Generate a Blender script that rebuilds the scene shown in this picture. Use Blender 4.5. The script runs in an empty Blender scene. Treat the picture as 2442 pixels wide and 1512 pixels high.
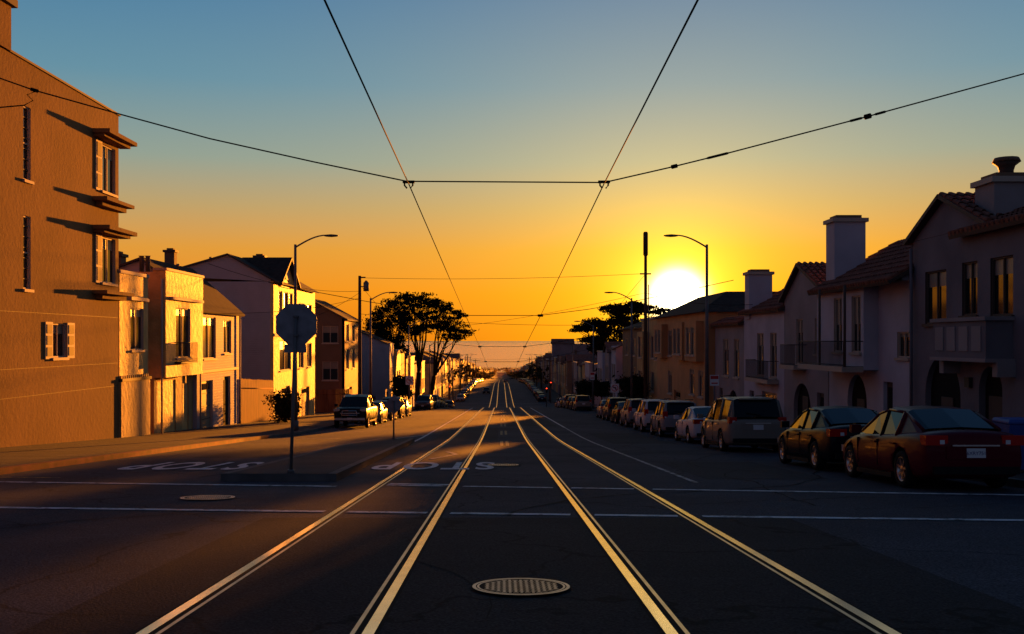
import bpy, math, random
from mathutils import Vector, Matrix
random.seed(7)
R=random.random
def U(a,b): return a+(b-a)*random.random()
scene=bpy.context.scene

# ------------------------------------------------------------------ terrain profile
KEY=[(-80,3.72),(0,-1.454),(45,-4.366),(77,-5.95),(129,-8.5),(138,-9.0),(160,-11.2),(200,-12.85),(215,-13.1),(342,-14.5),
     (600,-23.5),(1000,-38),(1600,-56),(2350,-72),(2480,-77),(2700,-84)]
def key(y):
    if y<=KEY[0][0]: return KEY[0][1]
    for (a,za),(b,zb) in zip(KEY,KEY[1:]):
        if y<=b: return za+(zb-za)*(y-a)/(b-a)
    return KEY[-1][1]
YS=[-60+2.5*i for i in range(185)]
while YS[-1]<2680: YS.append(YS[-1]+20)
GZ=[]
for y in YS:
    w=5 if y<400 else 30
    GZ.append(sum(key(y+w*k/4) for k in range(-4,5))/9)
def g(y):
    if y<=YS[0]: return GZ[0]
    for i in range(len(YS)-1):
        if y<=YS[i+1]:
            t=(y-YS[i])/(YS[i+1]-YS[i]); return GZ[i]*(1-t)+GZ[i+1]*t
    return GZ[-1]
def slope(y): return (g(y+2)-g(y-2))/4

# ------------------------------------------------------------------ materials
def nt(name):
    m=bpy.data.materials.new(name); m.use_nodes=True
    n=m.node_tree.nodes; l=m.node_tree.links
    return m,n,l,n['Principled BSDF']
def mat(name,col,rough=.8,metal=0,var=.15,vs=.8,bump=0.,bs=12,spec=.5,kind=None,coat=0,streak=0,dist=.03):
    m,n,l,b=nt(name)
    b.inputs['Roughness'].default_value=rough; b.inputs['Metallic'].default_value=metal
    b.inputs['Specular IOR Level'].default_value=spec
    if coat: b.inputs['Coat Weight'].default_value=coat; b.inputs['Coat Roughness'].default_value=.05
    tc=n.new('ShaderNodeTexCoord')
    if var>0:
        no=n.new('ShaderNodeTexNoise'); no.inputs['Scale'].default_value=vs; no.inputs['Detail'].default_value=6
        if streak:
            mp=n.new('ShaderNodeMapping'); mp.inputs['Scale'].default_value=(1,1,.2); l.new(tc.outputs['Object'],mp.inputs[0]); l.new(mp.outputs[0],no.inputs['Vector'])
        else: l.new(tc.outputs['Object'],no.inputs['Vector'])
        cr=n.new('ShaderNodeValToRGB'); cr.color_ramp.elements[0].position=.3; cr.color_ramp.elements[1].position=.7
        cr.color_ramp.elements[0].color=tuple(max(0,c*(1-var)) for c in col)+(1,)
        cr.color_ramp.elements[1].color=tuple(min(1,c*(1+var)) for c in col)+(1,)
        l.new(no.outputs['Fac'],cr.inputs[0]); l.new(cr.outputs[0],b.inputs['Base Color'])
    else: b.inputs['Base Color'].default_value=tuple(col)+(1,)
    if bump>0:
        bp=n.new('ShaderNodeBump'); bp.inputs['Strength'].default_value=bump; bp.inputs['Distance'].default_value=dist
        if kind in('siding','tile','ribs'):
            sx=n.new('ShaderNodeSeparateXYZ'); l.new(tc.outputs['Object'],sx.inputs[0])
            mm=n.new('ShaderNodeMath'); mm.operation='MULTIPLY'; mm.inputs[1].default_value=bs
            l.new(sx.outputs['Y' if kind=='tile' else 'Z'],mm.inputs[0])
            fr=n.new('ShaderNodeMath'); fr.operation='FRACT' if kind!='tile' else 'SINE'; l.new(mm.outputs[0],fr.inputs[0])
            l.new(fr.outputs[0],bp.inputs['Height']); bp.inputs['Distance'].default_value=.04
        else:
            n2=n.new('ShaderNodeTexNoise'); n2.inputs['Scale'].default_value=bs; n2.inputs['Detail'].default_value=6; n2.inputs['Roughness'].default_value=.6
            l.new(tc.outputs['Object'],n2.inputs['Vector']); l.new(n2.outputs['Fac'],bp.inputs['Height'])
        l.new(bp.outputs[0],b.inputs['Normal'])
    return m
def asphalt(name,c0,c1,rough=.9):
    m,n,l,b=nt(name)
    b.inputs['Roughness'].default_value=rough; b.inputs['Specular IOR Level'].default_value=.12
    tc=n.new('ShaderNodeTexCoord')
    a=n.new('ShaderNodeTexNoise'); a.inputs['Scale'].default_value=.3; a.inputs['Detail'].default_value=9; a.inputs['Roughness'].default_value=.62; l.new(tc.outputs['Object'],a.inputs['Vector'])
    s=n.new('ShaderNodeTexNoise'); s.inputs['Scale'].default_value=45; s.inputs['Detail'].default_value=3; l.new(tc.outputs['Object'],s.inputs['Vector'])
    cr=n.new('ShaderNodeValToRGB'); cr.color_ramp.elements[0].position=.35; cr.color_ramp.elements[1].position=.65
    cr.color_ramp.elements[0].color=(*c0,1); cr.color_ramp.elements[1].color=(*c1,1); l.new(a.outputs['Fac'],cr.inputs[0])
    sp=n.new('ShaderNodeMapRange'); sp.inputs['From Min'].default_value=.35; sp.inputs['From Max'].default_value=.7; sp.inputs['To Min'].default_value=.4; sp.inputs['To Max'].default_value=2.2
    l.new(s.outputs['Fac'],sp.inputs['Value'])
    mx=n.new('ShaderNodeMix'); mx.data_type='RGBA'; mx.blend_type='MULTIPLY'; mx.inputs['Factor'].default_value=1
    l.new(cr.outputs[0],mx.inputs['A']); l.new(sp.outputs[0],mx.inputs['B'])
    dn=n.new('ShaderNodeTexNoise'); dn.inputs['Scale'].default_value=1.2; dn.inputs['Detail'].default_value=5; l.new(tc.outputs['Object'],dn.inputs['Vector'])
    ad=n.new('ShaderNodeVectorMath'); ad.operation='ADD'; l.new(tc.outputs['Object'],ad.inputs[0]); l.new(dn.outputs['Color'],ad.inputs[1])
    vo=n.new('ShaderNodeTexVoronoi'); vo.feature='DISTANCE_TO_EDGE'; vo.inputs['Scale'].default_value=.17; l.new(ad.outputs[0],vo.inputs['Vector'])
    lt=n.new('ShaderNodeMapRange'); lt.inputs['From Min'].default_value=.002; lt.inputs['From Max'].default_value=.006; lt.inputs['To Min'].default_value=.3; lt.inputs['To Max'].default_value=1; l.new(vo.outputs['Distance'],lt.inputs['Value'])
    m2=n.new('ShaderNodeMix'); m2.data_type='RGBA'; m2.blend_type='MULTIPLY'; m2.inputs['Factor'].default_value=1
    l.new(mx.outputs['Result'],m2.inputs['A']); l.new(lt.outputs[0],m2.inputs['B']); l.new(m2.outputs['Result'],b.inputs['Base Color'])
    bp=n.new('ShaderNodeBump'); bp.inputs['Strength'].default_value=.7; bp.inputs['Distance'].default_value=.01; l.new(s.outputs['Fac'],bp.inputs['Height']); l.new(bp.outputs[0],b.inputs['Normal'])
    return m
def paintmark(name,col,wear=.5):
    m,n,l,b=nt(name)
    b.inputs['Roughness'].default_value=.7; b.inputs['Specular IOR Level'].default_value=.25
    tc=n.new('ShaderNodeTexCoord'); a=n.new('ShaderNodeTexNoise'); a.inputs['Scale'].default_value=5; a.inputs['Detail'].default_value=10; a.inputs['Roughness'].default_value=.75
    l.new(tc.outputs['Object'],a.inputs['Vector'])
    cr=n.new('ShaderNodeValToRGB'); cr.color_ramp.elements[0].position=wear-.08; cr.color_ramp.elements[1].position=wear+.06
    cr.color_ramp.elements[0].color=(.045,.045,.05,1); cr.color_ramp.elements[1].color=(*col,1)
    l.new(a.outputs['Fac'],cr.inputs[0]); l.new(cr.outputs[0],b.inputs['Base Color']); return m
M={}
M['asph']=asphalt('asphalt',(.026,.027,.034),(.048,.049,.059))
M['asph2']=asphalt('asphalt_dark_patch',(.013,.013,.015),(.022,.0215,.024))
M['asph3']=asphalt('asphalt_repair_patch',(.020,.020,.023),(.030,.030,.034))
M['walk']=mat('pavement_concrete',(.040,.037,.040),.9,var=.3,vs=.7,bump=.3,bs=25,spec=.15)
M['kerb']=mat('kerb_concrete',(.10,.09,.088),.85,var=.3,vs=1.5,spec=.2)
M['redk']=mat('red_kerb_paint',(.20,.03,.028),.8,var=.45,vs=2,spec=.2)
M['dirt']=mat('dirt',(.06,.05,.04),.95,var=.3,vs=.05,spec=.1)
M['white']=paintmark('white_road_paint',(.62,.60,.58),.46)
M['whitel']=paintmark('white_lettering_paint',(.62,.60,.58),.42)
M['whiteold']=paintmark('worn_white_road_paint',(.42,.41,.40),.50)
M['yellow']=paintmark('worn_yellow_road_paint',(.5,.33,.05),.53)
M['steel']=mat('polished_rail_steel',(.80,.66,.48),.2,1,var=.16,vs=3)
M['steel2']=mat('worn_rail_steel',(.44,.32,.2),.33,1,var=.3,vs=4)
M['groove']=mat('rail_groove',(.012,.011,.01),.9,var=0,spec=.1)
M['iron']=mat('cast_iron',(.34,.31,.27),.38,.85,var=.3,vs=8)
M['wire']=mat('wire_black',(.010,.009,.009),.9,var=0,spec=.05)
M['galv']=mat('galvanised_steel',(.13,.12,.12),.65,.3,var=.15,vs=3)
M['signback']=mat('aluminium_sign_back',(.22,.215,.24),.55,.3,var=.25,vs=5)
M['dkpole']=mat('dark_pole_paint',(.035,.03,.028),.7,var=.1)
M['wood']=mat('timber_pole',(.08,.045,.03),.9,var=.3,vs=2,streak=1,bump=.3,bs=20,spec=.15)
M['fence']=mat('fence_boards',(.28,.09,.035),.85,var=.35,vs=3,streak=1,spec=.2)
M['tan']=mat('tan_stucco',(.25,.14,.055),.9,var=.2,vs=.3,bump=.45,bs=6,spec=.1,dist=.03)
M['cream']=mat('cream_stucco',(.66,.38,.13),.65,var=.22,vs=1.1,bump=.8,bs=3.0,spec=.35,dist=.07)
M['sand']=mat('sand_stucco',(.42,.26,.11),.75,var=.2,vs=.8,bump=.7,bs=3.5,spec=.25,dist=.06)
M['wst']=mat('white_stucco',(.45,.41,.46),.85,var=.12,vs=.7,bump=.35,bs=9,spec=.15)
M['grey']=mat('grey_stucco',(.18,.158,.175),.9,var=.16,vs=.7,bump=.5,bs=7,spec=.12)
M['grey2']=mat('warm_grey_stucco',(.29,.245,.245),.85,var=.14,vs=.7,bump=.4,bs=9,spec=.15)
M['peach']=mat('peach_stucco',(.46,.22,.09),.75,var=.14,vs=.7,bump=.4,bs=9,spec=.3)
M['green']=mat('sage_stucco',(.24,.24,.16),.75,var=.12,vs=.7,bump=.4,bs=9,spec=.3)
M['siding']=mat('white_siding',(.46,.42,.46),.65,var=.1,vs=1,bump=1.0,bs=6.5,kind='siding',spec=.3)
M['brown']=mat('brown_stucco',(.17,.10,.062),.8,var=.15,vs=.7,bump=.4,bs=9,spec=.2)
M['tile']=mat('clay_roof_tile',(.19,.07,.045),.85,var=.4,vs=3.5,spec=.2)
M['shingle']=mat('roof_shingle',(.055,.036,.028),.95,var=.3,vs=3,bump=.6,bs=3.5,kind='siding',spec=.1)
M['tar']=mat('flat_roof_tar',(.05,.045,.04),.9,var=.2,spec=.1)
M['trim']=mat('trim_paint',(.42,.33,.26),.7,var=.1,spec=.3)
M['trimd']=mat('dark_trim',(.08,.055,.045),.7,var=.1,spec=.2)
M['glass']=mat('window_glass',(.015,.017,.02),.08,0,var=0,spec=.55)
M['curtain']=mat('window_blind',(.20,.17,.15),.4,var=.15,vs=4)
M['dark']=mat('dark_interior',(.012,.01,.01),.9,var=0,spec=.1)
M['gar']=mat('garage_door_paint',(.30,.22,.14),.6,var=.08,bump=.8,bs=2.2,kind='ribs',spec=.3)
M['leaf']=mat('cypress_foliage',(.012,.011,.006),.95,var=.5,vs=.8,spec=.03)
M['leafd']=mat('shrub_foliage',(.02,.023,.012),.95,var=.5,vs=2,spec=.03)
M['bark']=mat('bark',(.022,.015,.010),.95,var=.3,vs=3,bump=.5,bs=8,spec=.05)
M['tyre']=mat('tyre_rubber',(.013,.013,.013),.85,var=0,spec=.1)
M['blk']=mat('black_plastic',(.010,.010,.011),.7,var=0,spec=.1)
M['chrome']=mat('alloy_metal',(.42,.42,.43),.3,1,var=0)
M['cglass']=mat('car_glass',(.008,.009,.010),.06,var=0,spec=.2)
M['tail']=mat('tail_lamp_red',(.42,.006,.006),.2,var=0,spec=.2)
M['head']=mat('head_lamp_clear',(.4,.4,.4),.15,.3,var=0)
M['plate']=mat('number_plate',(.55,.55,.56),.5,var=0)
M['ink']=mat('plate_ink',(.03,.04,.15),.6,var=0)
M['bin']=mat('blue_bin_plastic',(.012,.05,.25),.55,var=.08)
M['redp']=mat('sign_red',(.5,.02,.02),.5,var=0)
M['whtp']=mat('sign_white',(.7,.7,.7),.5,var=0)
M['foam']=paintmark('sea_foam',(.6,.55,.5),.55)
def paint(name,c,metal=.0,rough=.35): return mat(name,c,rough,metal,var=0,coat=.1,spec=.05)

class MB:
    def __init__(s): s.v=[];s.f=[];s.m=[];s.s=[];s.mats=[]
    def mi(s,k):
        if k not in s.mats: s.mats.append(k)
        return s.mats.index(k)
    def poly(s,p,k,sm=False):
        b=len(s.v); s.v+= [tuple(q) for q in p]; s.f.append(tuple(range(b,b+len(p)))); s.m.append(s.mi(k)); s.s.append(sm)
    def box(s,x0,x1,y0,y1,z0,z1,k):
        b=len(s.v); s.v+=[(x,y,z) for z in(z0,z1) for y in(y0,y1) for x in(x0,x1)]
        for f in((0,2,3,1),(4,5,7,6),(0,1,5,4),(2,6,7,3),(0,4,6,2),(1,3,7,5)):
            s.f.append(tuple(b+i for i in f)); s.m.append(s.mi(k)); s.s.append(False)
    def grid(s,rings,k,closed=True,sm=True,cap=True):
        b=len(s.v); n=len(rings[0])
        for r in rings: s.v+=[tuple(p) for p in r]
        mi=s.mi(k)
        for i in range(len(rings)-1):
            for j in range(n if closed else n-1):
                j2=(j+1)%n
                s.f.append((b+i*n+j,b+i*n+j2,b+(i+1)*n+j2,b+(i+1)*n+j)); s.m.append(mi); s.s.append(sm)
        if cap and closed:
            s.f.append(tuple(b+j for j in range(n))[::-1]); s.m.append(mi); s.s.append(False)
            s.f.append(tuple(b+(len(rings)-1)*n+j for j in range(n))); s.m.append(mi); s.s.append(False)
    def tube(s,path,rad,k,n=8,cap=True):
        P=[Vector(p) for p in path]
        if not isinstance(rad,(list,tuple)): rad=[rad]*len(P)
        rings=[]
        for i,p in enumerate(P):
            d=(P[min(i+1,len(P)-1)]-P[max(i-1,0)]).normalized()
            up=Vector((0,0,1)) if abs(d.z)<.9 else Vector((1,0,0))
            a=d.cross(up).normalized(); c=d.cross(a)
            rings.append([p+(a*math.cos(t)+c*math.sin(t))*rad[i] for t in [2*math.pi*j/n for j in range(n)]])
        s.grid(rings,k,True,True,cap)
    def addmesh(s,me,mats):
        b=len(s.v); s.v+=[tuple(v.co) for v in me.vertices]
        for p in me.polygons:
            s.f.append(tuple(b+i for i in p.vertices)); s.m.append(s.mi(mats[min(p.material_index,len(mats)-1)])); s.s.append(p.use_smooth)
    def mesh(s,name):
        me=bpy.data.meshes.new(name); me.from_pydata(s.v,[],s.f)
        for k in s.mats: me.materials.append(M[k] if isinstance(k,str) else k)
        me.polygons.foreach_set('material_index',s.m); me.polygons.foreach_set('use_smooth',s.s); me.update(); return me
    def make(s,name,mw=None,par=None):
        o=bpy.data.objects.new(name,s.mesh(name)); scene.collection.objects.link(o)
        if mw is not None: o.matrix_world=mw
        if par: o.parent=par
        return o

# ------------------------------------------------------------------ ground, road
def strip(mb,x0,x1,y0,y1,dz,k,nx=1):
    ys=[y0]+[y for y in YS if y0+.01<y<y1-.01]+[y1]
    f0=x0 if callable(x0) else (lambda y:x0); f1=x1 if callable(x1) else (lambda y:x1)
    mb.grid([[(f0(y)+(f1(y)-f0(y))*i/nx,y,g(y)+dz) for i in range(nx+1)] for y in ys],k,closed=False,sm=True)
gr=MB(); strip(gr,-3000,3000,-60,2680,-.06,'dirt'); gr.make('ground')
rd=MB(); strip(rd,-70,70,-55,15,0,'asph'); strip(rd,-11,11,15,194,0,'asph'); strip(rd,-200,200,194,214,0,'asph')
strip(rd,-11,11,214,2350,0,'asph')
for b in range(1,11):
    y=214+198*b-18
    if y<2250: strip(rd,-300,-11,y,y+16,0,'asph'); strip(rd,11,300,y,y+16,0,'asph')
rd.make('road')
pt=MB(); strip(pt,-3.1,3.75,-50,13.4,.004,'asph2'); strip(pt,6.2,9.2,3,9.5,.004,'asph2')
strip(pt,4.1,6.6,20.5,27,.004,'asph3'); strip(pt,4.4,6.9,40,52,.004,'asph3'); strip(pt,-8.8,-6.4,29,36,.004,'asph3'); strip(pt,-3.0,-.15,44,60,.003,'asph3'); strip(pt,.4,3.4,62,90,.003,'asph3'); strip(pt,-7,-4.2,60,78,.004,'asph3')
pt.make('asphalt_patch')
def lk(y): return -10.7 if y<44 else (-9.9 if y>50 else -10.7+.8*(y-44)/6)
def rk(y): return 9.3 if y<70 else 9.9 if y>80 else 9.3+.06*(y-70)
def pavement(k,s,xb,y0,y1,red=None):
    mb=MB(); D=.14
    ke=lambda y:k(y)-s*0; ki=lambda y:k(y)+s*.16
    strip(mb,ke,ki,y0,y1,D,'kerb'); strip(mb,ki,xb,y0,y1,D+.002,'walk')
    ys=[y0]+[y for y in YS if y0<y<y1]+[y1]
    mb.grid([[(k(y),y,g(y)-.05),(k(y),y,g(y)+D)] for y in ys],'kerb',closed=False,sm=False)
    for y in(y0,y1): mb.poly([(k(y),y,g(y)-.05),(xb,y,g(y)-.05),(xb,y,g(y)+D),(k(y),y,g(y)+D)],'kerb')
    if red:
        a,b=red; yy=[a]+[y for y in YS if a<y<b]+[b]
        mb.grid([[(k(y)-s*.004,y,g(y)-.02),(k(y)-s*.004,y,g(y)+D+.004),(k(y)+s*.17,y,g(y)+D+.004)] for y in yy],'redk',closed=False,sm=False)
    if y0<60:
        y=y0+1.5
        while y<120:
            mb.poly([(k(y)+s*.16,y,g(y)+D+.005),(xb,y,g(y)+D+.005),(xb,y+.03,g(y+.03)+D+.005),(k(y)+s*.16,y+.03,g(y+.03)+D+.005)],'groove'); y+=1.5
    mb.make('pavement')
pavement(lk,-1,-19,15,193,red=(19,46)); pavement(rk,1,17,15,193)
yb=215
for b in range(11):
    pavement(lambda y:-9.9,-1,-16,yb,min(yb+180,2340)); pavement(lambda y:9.9,1,16,yb,min(yb+180,2340)); yb+=198
# rails
rl=MB()
for xc,inn in((-2.28,1),(-.85,-1),(1.09,1),(2.50,-1)):
    def seg(a,b,dz,k):
        x0,x1=sorted((xc+inn*a,xc+inn*b)); strip(rl,x0,x1,-50,1500,dz,k)
    seg(-.042,.036,.012,'steel'); seg(.036,.082,.006,'groove'); seg(.082,.112,.011,'steel2'); seg(-.07,-.042,.006,'groove')
rl.make('tram_rails')
# markings
mk=MB()
def line(x0,y0,x1,y1,w,k,dz=.009,n=14):
    dx,dy=x1-x0,y1-y0; L=math.hypot(dx,dy); nx,ny=-dy/L*w/2,dx/L*w/2
    pts=[]
    for i in range(n+1):
        t=i/n; x=x0+dx*t; y=y0+dy*t
        pts.append([(x-nx,y-ny,g(y-ny)+dz),(x+nx,y+ny,g(y+ny)+dz)])
    mk.grid(pts,k,closed=False,sm=False)
def xline(a,sl,x0,x1,w,k):
    e=.16
    cuts=[-2.28,-.85,1.09,2.5]; xs=x0
    for c in cuts+[99]:
        xe=min(x1,c-e)
        if xe>xs: line(xs,a+sl*xs,xe,a+sl*xe,w,k)
        xs=max(xs,c+e)
xline(13.85,-.12,-15,15,.20,'white'); xline(18.1,-.17,-14,-3.0,.20,'white'); xline(18.5,-.20,-2.1,12,.20,'white')
line(-2.1,19.25,-.95,19.0,.22,'white')
line(3.72,19.5,3.72,60,.10,'whiteold',n=60); line(3.72,60,3.72,130,.12,'white',n=60)
line(-3.6,42,-3.6,130,.12,'white',n=60)
line(-5.5,43,-3.6,50,.12,'white'); 
for yy in(46,53.5,66,72.5,79,86,93): line(-9.8,yy,-7.2,yy,.12,'white')
for yy in range(44,96,7): line(8.9,yy,7.0,yy,.1,'whiteold')
for yy in range(38,120,12): line(0.02,yy,.02,yy+5,.12,'yellow'); line(.24,yy,.24,yy+5,.12,'yellow')
line(-1.95,28.3,-1.35,31.2,.14,'whiteold'); line(-1.35,31.2,-1.75,33,.14,'whiteold')
line(-12,20.9,-9.0,20.9,.12,'yellow')
for yy in(130,196,212): line(-9,yy,9,yy,.25,'whiteold')
mk.make('road_markings')
# tar-filled cracks
ck=MB()
def crack(x,y,ang,L,w=.022):
    pts=[];n=int(L/.22)
    for i in range(n):
        ww=w*U(.4,1.4); nx,ny=-math.sin(ang),math.cos(ang)
        pts.append([(x-nx*ww,y-ny*ww,g(y-ny*ww)+.0072),(x+nx*ww,y+ny*ww,g(y+ny*ww)+.0072)])
        x+=math.cos(ang)*.22; y+=math.sin(ang)*.22; ang+=U(-.22,.22)
    if len(pts)>1: ck.grid(pts,'groove',closed=False,sm=False)
crack(.11,13.6,1.57,14,.03); crack(.15,28,1.57,20,.03); crack(-9,11,.35,6.2,.015); crack(-9,15.3,.1,5,.015); crack(5,14.5,.2,6,.015); crack(-7,9,1.2,8,.015)
crack(4.6,15,1.5,20,.02); crack(6.1,21,1.55,25,.02); crack(-6.2,21,1.5,14,.02); crack(-8.2,22,1.4,20,.02); crack(-.1,7,1.5,5,.008); crack(3.9,34,1.5,30,.02)
for _ in range(12): crack(U(-9,8),U(24,70),U(0,3.14),U(2,5),.015)
ck.make('tar_cracks')
def roadtext(body,x,y,w,h):
    cu=bpy.data.curves.new('stop_lettering','FONT'); cu.body=body; cu.align_x='CENTER'; cu.align_y='CENTER'; cu.resolution_u=4; cu.offset=.022; cu.space_character=1.2
    o=bpy.data.objects.new('stop_lettering',cu); scene.collection.objects.link(o); bpy.context.view_layer.update()
    sx=w/o.dimensions.x; sy=h/o.dimensions.y
    me=bpy.data.meshes.new_from_object(o.evaluated_get(bpy.context.evaluated_depsgraph_get())); bpy.data.objects.remove(o)
    me.materials.clear(); me.materials.append(M['whitel'])
    m=bpy.data.objects.new('road_lettering',me); scene.collection.objects.link(m)
    for v in me.vertices:
        X=x-v.co.x*sx; Y=y-v.co.y*sy; v.co=(X,Y,g(Y)+.0165)
roadtext('STOP',-7.5,25.2,2.9,3.2); roadtext('STOP',-1.6,25.2,2.9,3.1)
# manholes
def manhole(x,y,r):
    mb=MB(); n=48
    def disc(r0,r1,dz,k):
        mb.grid([[(x+q*math.cos(t),y+q*math.sin(t),g(y+q*math.sin(t))+dz) for t in[2*math.pi*i/n for i in range(n+1)]] for q in(r0,r1)],k,closed=False)
    disc(0.001,r*1.03,.0175,'dark'); disc(r*.93,r,.022,'iron'); disc(r*.86,r*.905,.022,'iron')
    s=r*.115
    for i in range(-9,10):
        for j in range(-9,10):
            cx=i*s; cy=j*s
            if math.hypot(cx,cy)<r*.80:
                a,b=(.42,.2) if (i+j)%2 else (.2,.42)
                y0=y+cy-s*b*1.1; y1=y+cy+s*b*1.1
                mb.poly([(x+cx-s*a*1.1,y0,g(y0)+.0225),(x+cx+s*a*1.1,y0,g(y0)+.0225),(x+cx+s*a*1.1,y1,g(y1)+.0225),(x+cx-s*a*1.1,y1,g(y1)+.0225)],'iron')
    mb.make('manhole_cover')
manhole(.16,8.18,.39); manhole(-4.64,16.2,.42); manhole(.05,25.3,.39)
# traffic island
isl=MB()
def ix0(y): return -5.45+(.5*max(0,(y-36))/6)
def ix1(y): return -3.2-.35*(y-20)/22
ys=[19.9]+[y for y in YS if 20<y<42]+[42]
isl.grid([[(ix0(y),y,g(y)-.02),(ix0(y),y,g(y)+.15),(ix0(y)+.15,y,g(y)+.153),(ix1(y)-.15,y,g(y)+.153),(ix1(y),y,g(y)+.15),(ix1(y),y,g(y)-.02)] for y in ys],'walk',closed=False,sm=False)
for y in(19.9,42): isl.poly([(ix0(y),y,g(y)-.02),(ix1(y),y,g(y)-.02),(ix1(y),y,g(y)+.15),(ix0(y),y,g(y)+.15)],'kerb')
strip(isl,lambda y:ix1(y)-.16,lambda y:ix1(y)+.004,19.89,42,.156,'kerb'); strip(isl,lambda y:ix0(y)-.004,lambda y:ix0(y)+.16,19.89,42,.156,'kerb')
yy=23
while yy<42: isl.poly([(ix0(yy)+.17,yy,g(yy)+.1575),(ix1(yy)-.17,yy,g(yy)+.1575),(ix1(yy)-.17,yy+.03,g(yy+.03)+.1575),(ix0(yy)+.17,yy+.03,g(yy+.03)+.1575)],'groove'); yy+=3
isl.make('traffic_island')

# ------------------------------------------------------------------ building helpers
class Pl:
    def __init__(s,O,Uv,N): s.O=Vector(O); s.U=Vector(Uv); s.N=Vector(N)
    def p(s,u,z,d): return s.O+s.U*u+Vector((0,0,z))+s.N*d
def obox(mb,P,u0,u1,z0,z1,d0,d1,k):
    c=[P.p(u,z,d) for d in(d0,d1) for z in(z0,z1) for u in(u0,u1)]; b=len(mb.v); mb.v+=[tuple(q) for q in c]
    for f in((0,2,3,1),(4,5,7,6),(0,1,5,4),(2,6,7,3),(0,4,6,2),(1,3,7,5)):
        mb.f.append(tuple(b+i for i in f)); mb.m.append(mb.mi(k)); mb.s.append(False)
def facade(mb,P,u0,u1,z0,z1,ops,wall,trim='trim',ret=.22):
    us=sorted(set([u0,u1]+[o[1] for o in ops]+[o[2] for o in ops])); zs=sorted(set([z0,z1]+[o[3] for o in ops]+[o[4] for o in ops]))
    us=[u for u in us if u0<=u<=u1]; zs=[z for z in zs if z0<=z<=z1]
    for a,b in zip(us,us[1:]):
        for c,d in zip(zs,zs[1:]):
            uc,zc=(a+b)/2,(c+d)/2
            if any(o[1]<uc<o[2] and o[3]<zc<o[4] for o in ops): continue
            mb.poly([P.p(a,c,0),P.p(b,c,0),P.p(b,d,0),P.p(a,d,0)],wall)
    for (a,c,b,d) in((u0,z0,u0,z1),(u1,z0,u1,z1),(u0,z1,u1,z1),(u0,z0,u1,z0)):
        mb.poly([P.p(a,c,0),P.p(b,d,0),P.p(b,d,ret),P.p(a,c,ret)],wall)
    for o in ops:
        k,a,b,c,d=o[:5]; dp=.16
        if k in('arch','archd'): dp=.2
        for q in((a,c,a,d),(b,c,b,d),(a,d,b,d),(a,c,b,c)):
            mb.poly([P.p(q[0],q[1],0),P.p(q[2],q[3],0),P.p(q[2],q[3],dp),P.p(q[0],q[1],dp)],wall if k!='win' else trim)
        if k=='win':
            gz=(c+d)/2
            mb.poly([P.p(a,c,.12),P.p(b,c,.12),P.p(b,d,.12),P.p(a,d,.12)],'glass')
            if len(o)>5: mb.poly([P.p(a,d-(d-c)*o[5],.115),P.p(b,d-(d-c)*o[5],.115),P.p(b,d,.115),P.p(a,d,.115)],'curtain')
            w=.055
            for q in((a,a+w,c,d),(b-w,b,c,d),(a+w,b-w,c,c+w),(a+w,b-w,d-w,d)): obox(mb,P,*q,.05,.11,trim)
            if b-a>.9: 
                um=(a+b)/2; obox(mb,P,um-.03,um+.03,c+w,d-w,.06,.105,trim)
            else: obox(mb,P,a+w,b-w,gz-.025,gz+.025,.06,.105,trim)
            obox(mb,P,a-.08,b+.08,c-.10,c-.002,-.09,.02,trim)
        elif k=='gar':
            mb.poly([P.p(a,c,.14),P.p(b,c,.14),P.p(b,d,.14),P.p(a,d,.14)],'gar')
            for i in range(1,4):
                zz=c+(d-c)*i/4; obox(mb,P,a+.08,b-.08,zz-.02,zz+.02,.12,.139,'trimd')
            for i in range(3):
                ua=a+.15+(b-a-.3)*i/3; obox(mb,P,ua+.06,ua+(b-a-.3)/3-.06,d-.5,d-.15,.11,.139,'glass')
        elif k=='door':
            mb.poly([P.p(a,c,.14),P.p(b,c,.14),P.p(b,d,.14),P.p(a,d,.14)],'trimd')
            obox(mb,P,a+.15,b-.15,c+.2,d-.2,.12,.139,'dark')
        elif k in('arch','archd'):
            mb.poly([P.p(a,c,.195),P.p(b,c,.195),P.p(b,d,.195),P.p(a,d,.195)],'dark')
            r=(b-a)/2; um=(a+b)/2; h=min(r,(d-c)*.45); sp=d-h; n=10
            for sd in(-1,1):
                for i in range(n):
                    t0=math.pi/2*i/n; t1=math.pi/2*(i+1)/n
                    q0=(um+sd*r*math.cos(t0),sp+h*math.sin(t0)); q1=(um+sd*r*math.cos(t1),sp+h*math.sin(t1))
                    mb.poly([P.p(q0[0],q0[1],0),P.p(q1[0],q1[1],0),P.p(q1[0],d,0),P.p(q0[0],d,0)],wall)
                    mb.poly([P.p(q0[0],q0[1],0),P.p(q1[0],q1[1],0),P.p(q1[0],q1[1],.19),P.p(q0[0],q0[1],.19)],wall)
            if k=='archd':
                obox(mb,P,um-.42,um+.42,c,c+2.0,.15,.19,'trimd')
def street(s,xf): return Pl((xf,0,0),(0,1,0),(s,0,0))
def body(mb,s,xf,y0,y1,z0,z1,wall,depth=13,roof='tar'):
    xa,xb=sorted((xf+s*.2,xf+s*depth)); mb.box(xa,xb,y0+.015,y1-.015,z0,z1-.02,wall)
    mb.box(xa+.3,xb-.3,y0+.3,y1-.3,z1-.3,z1-.005,roof)
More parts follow.
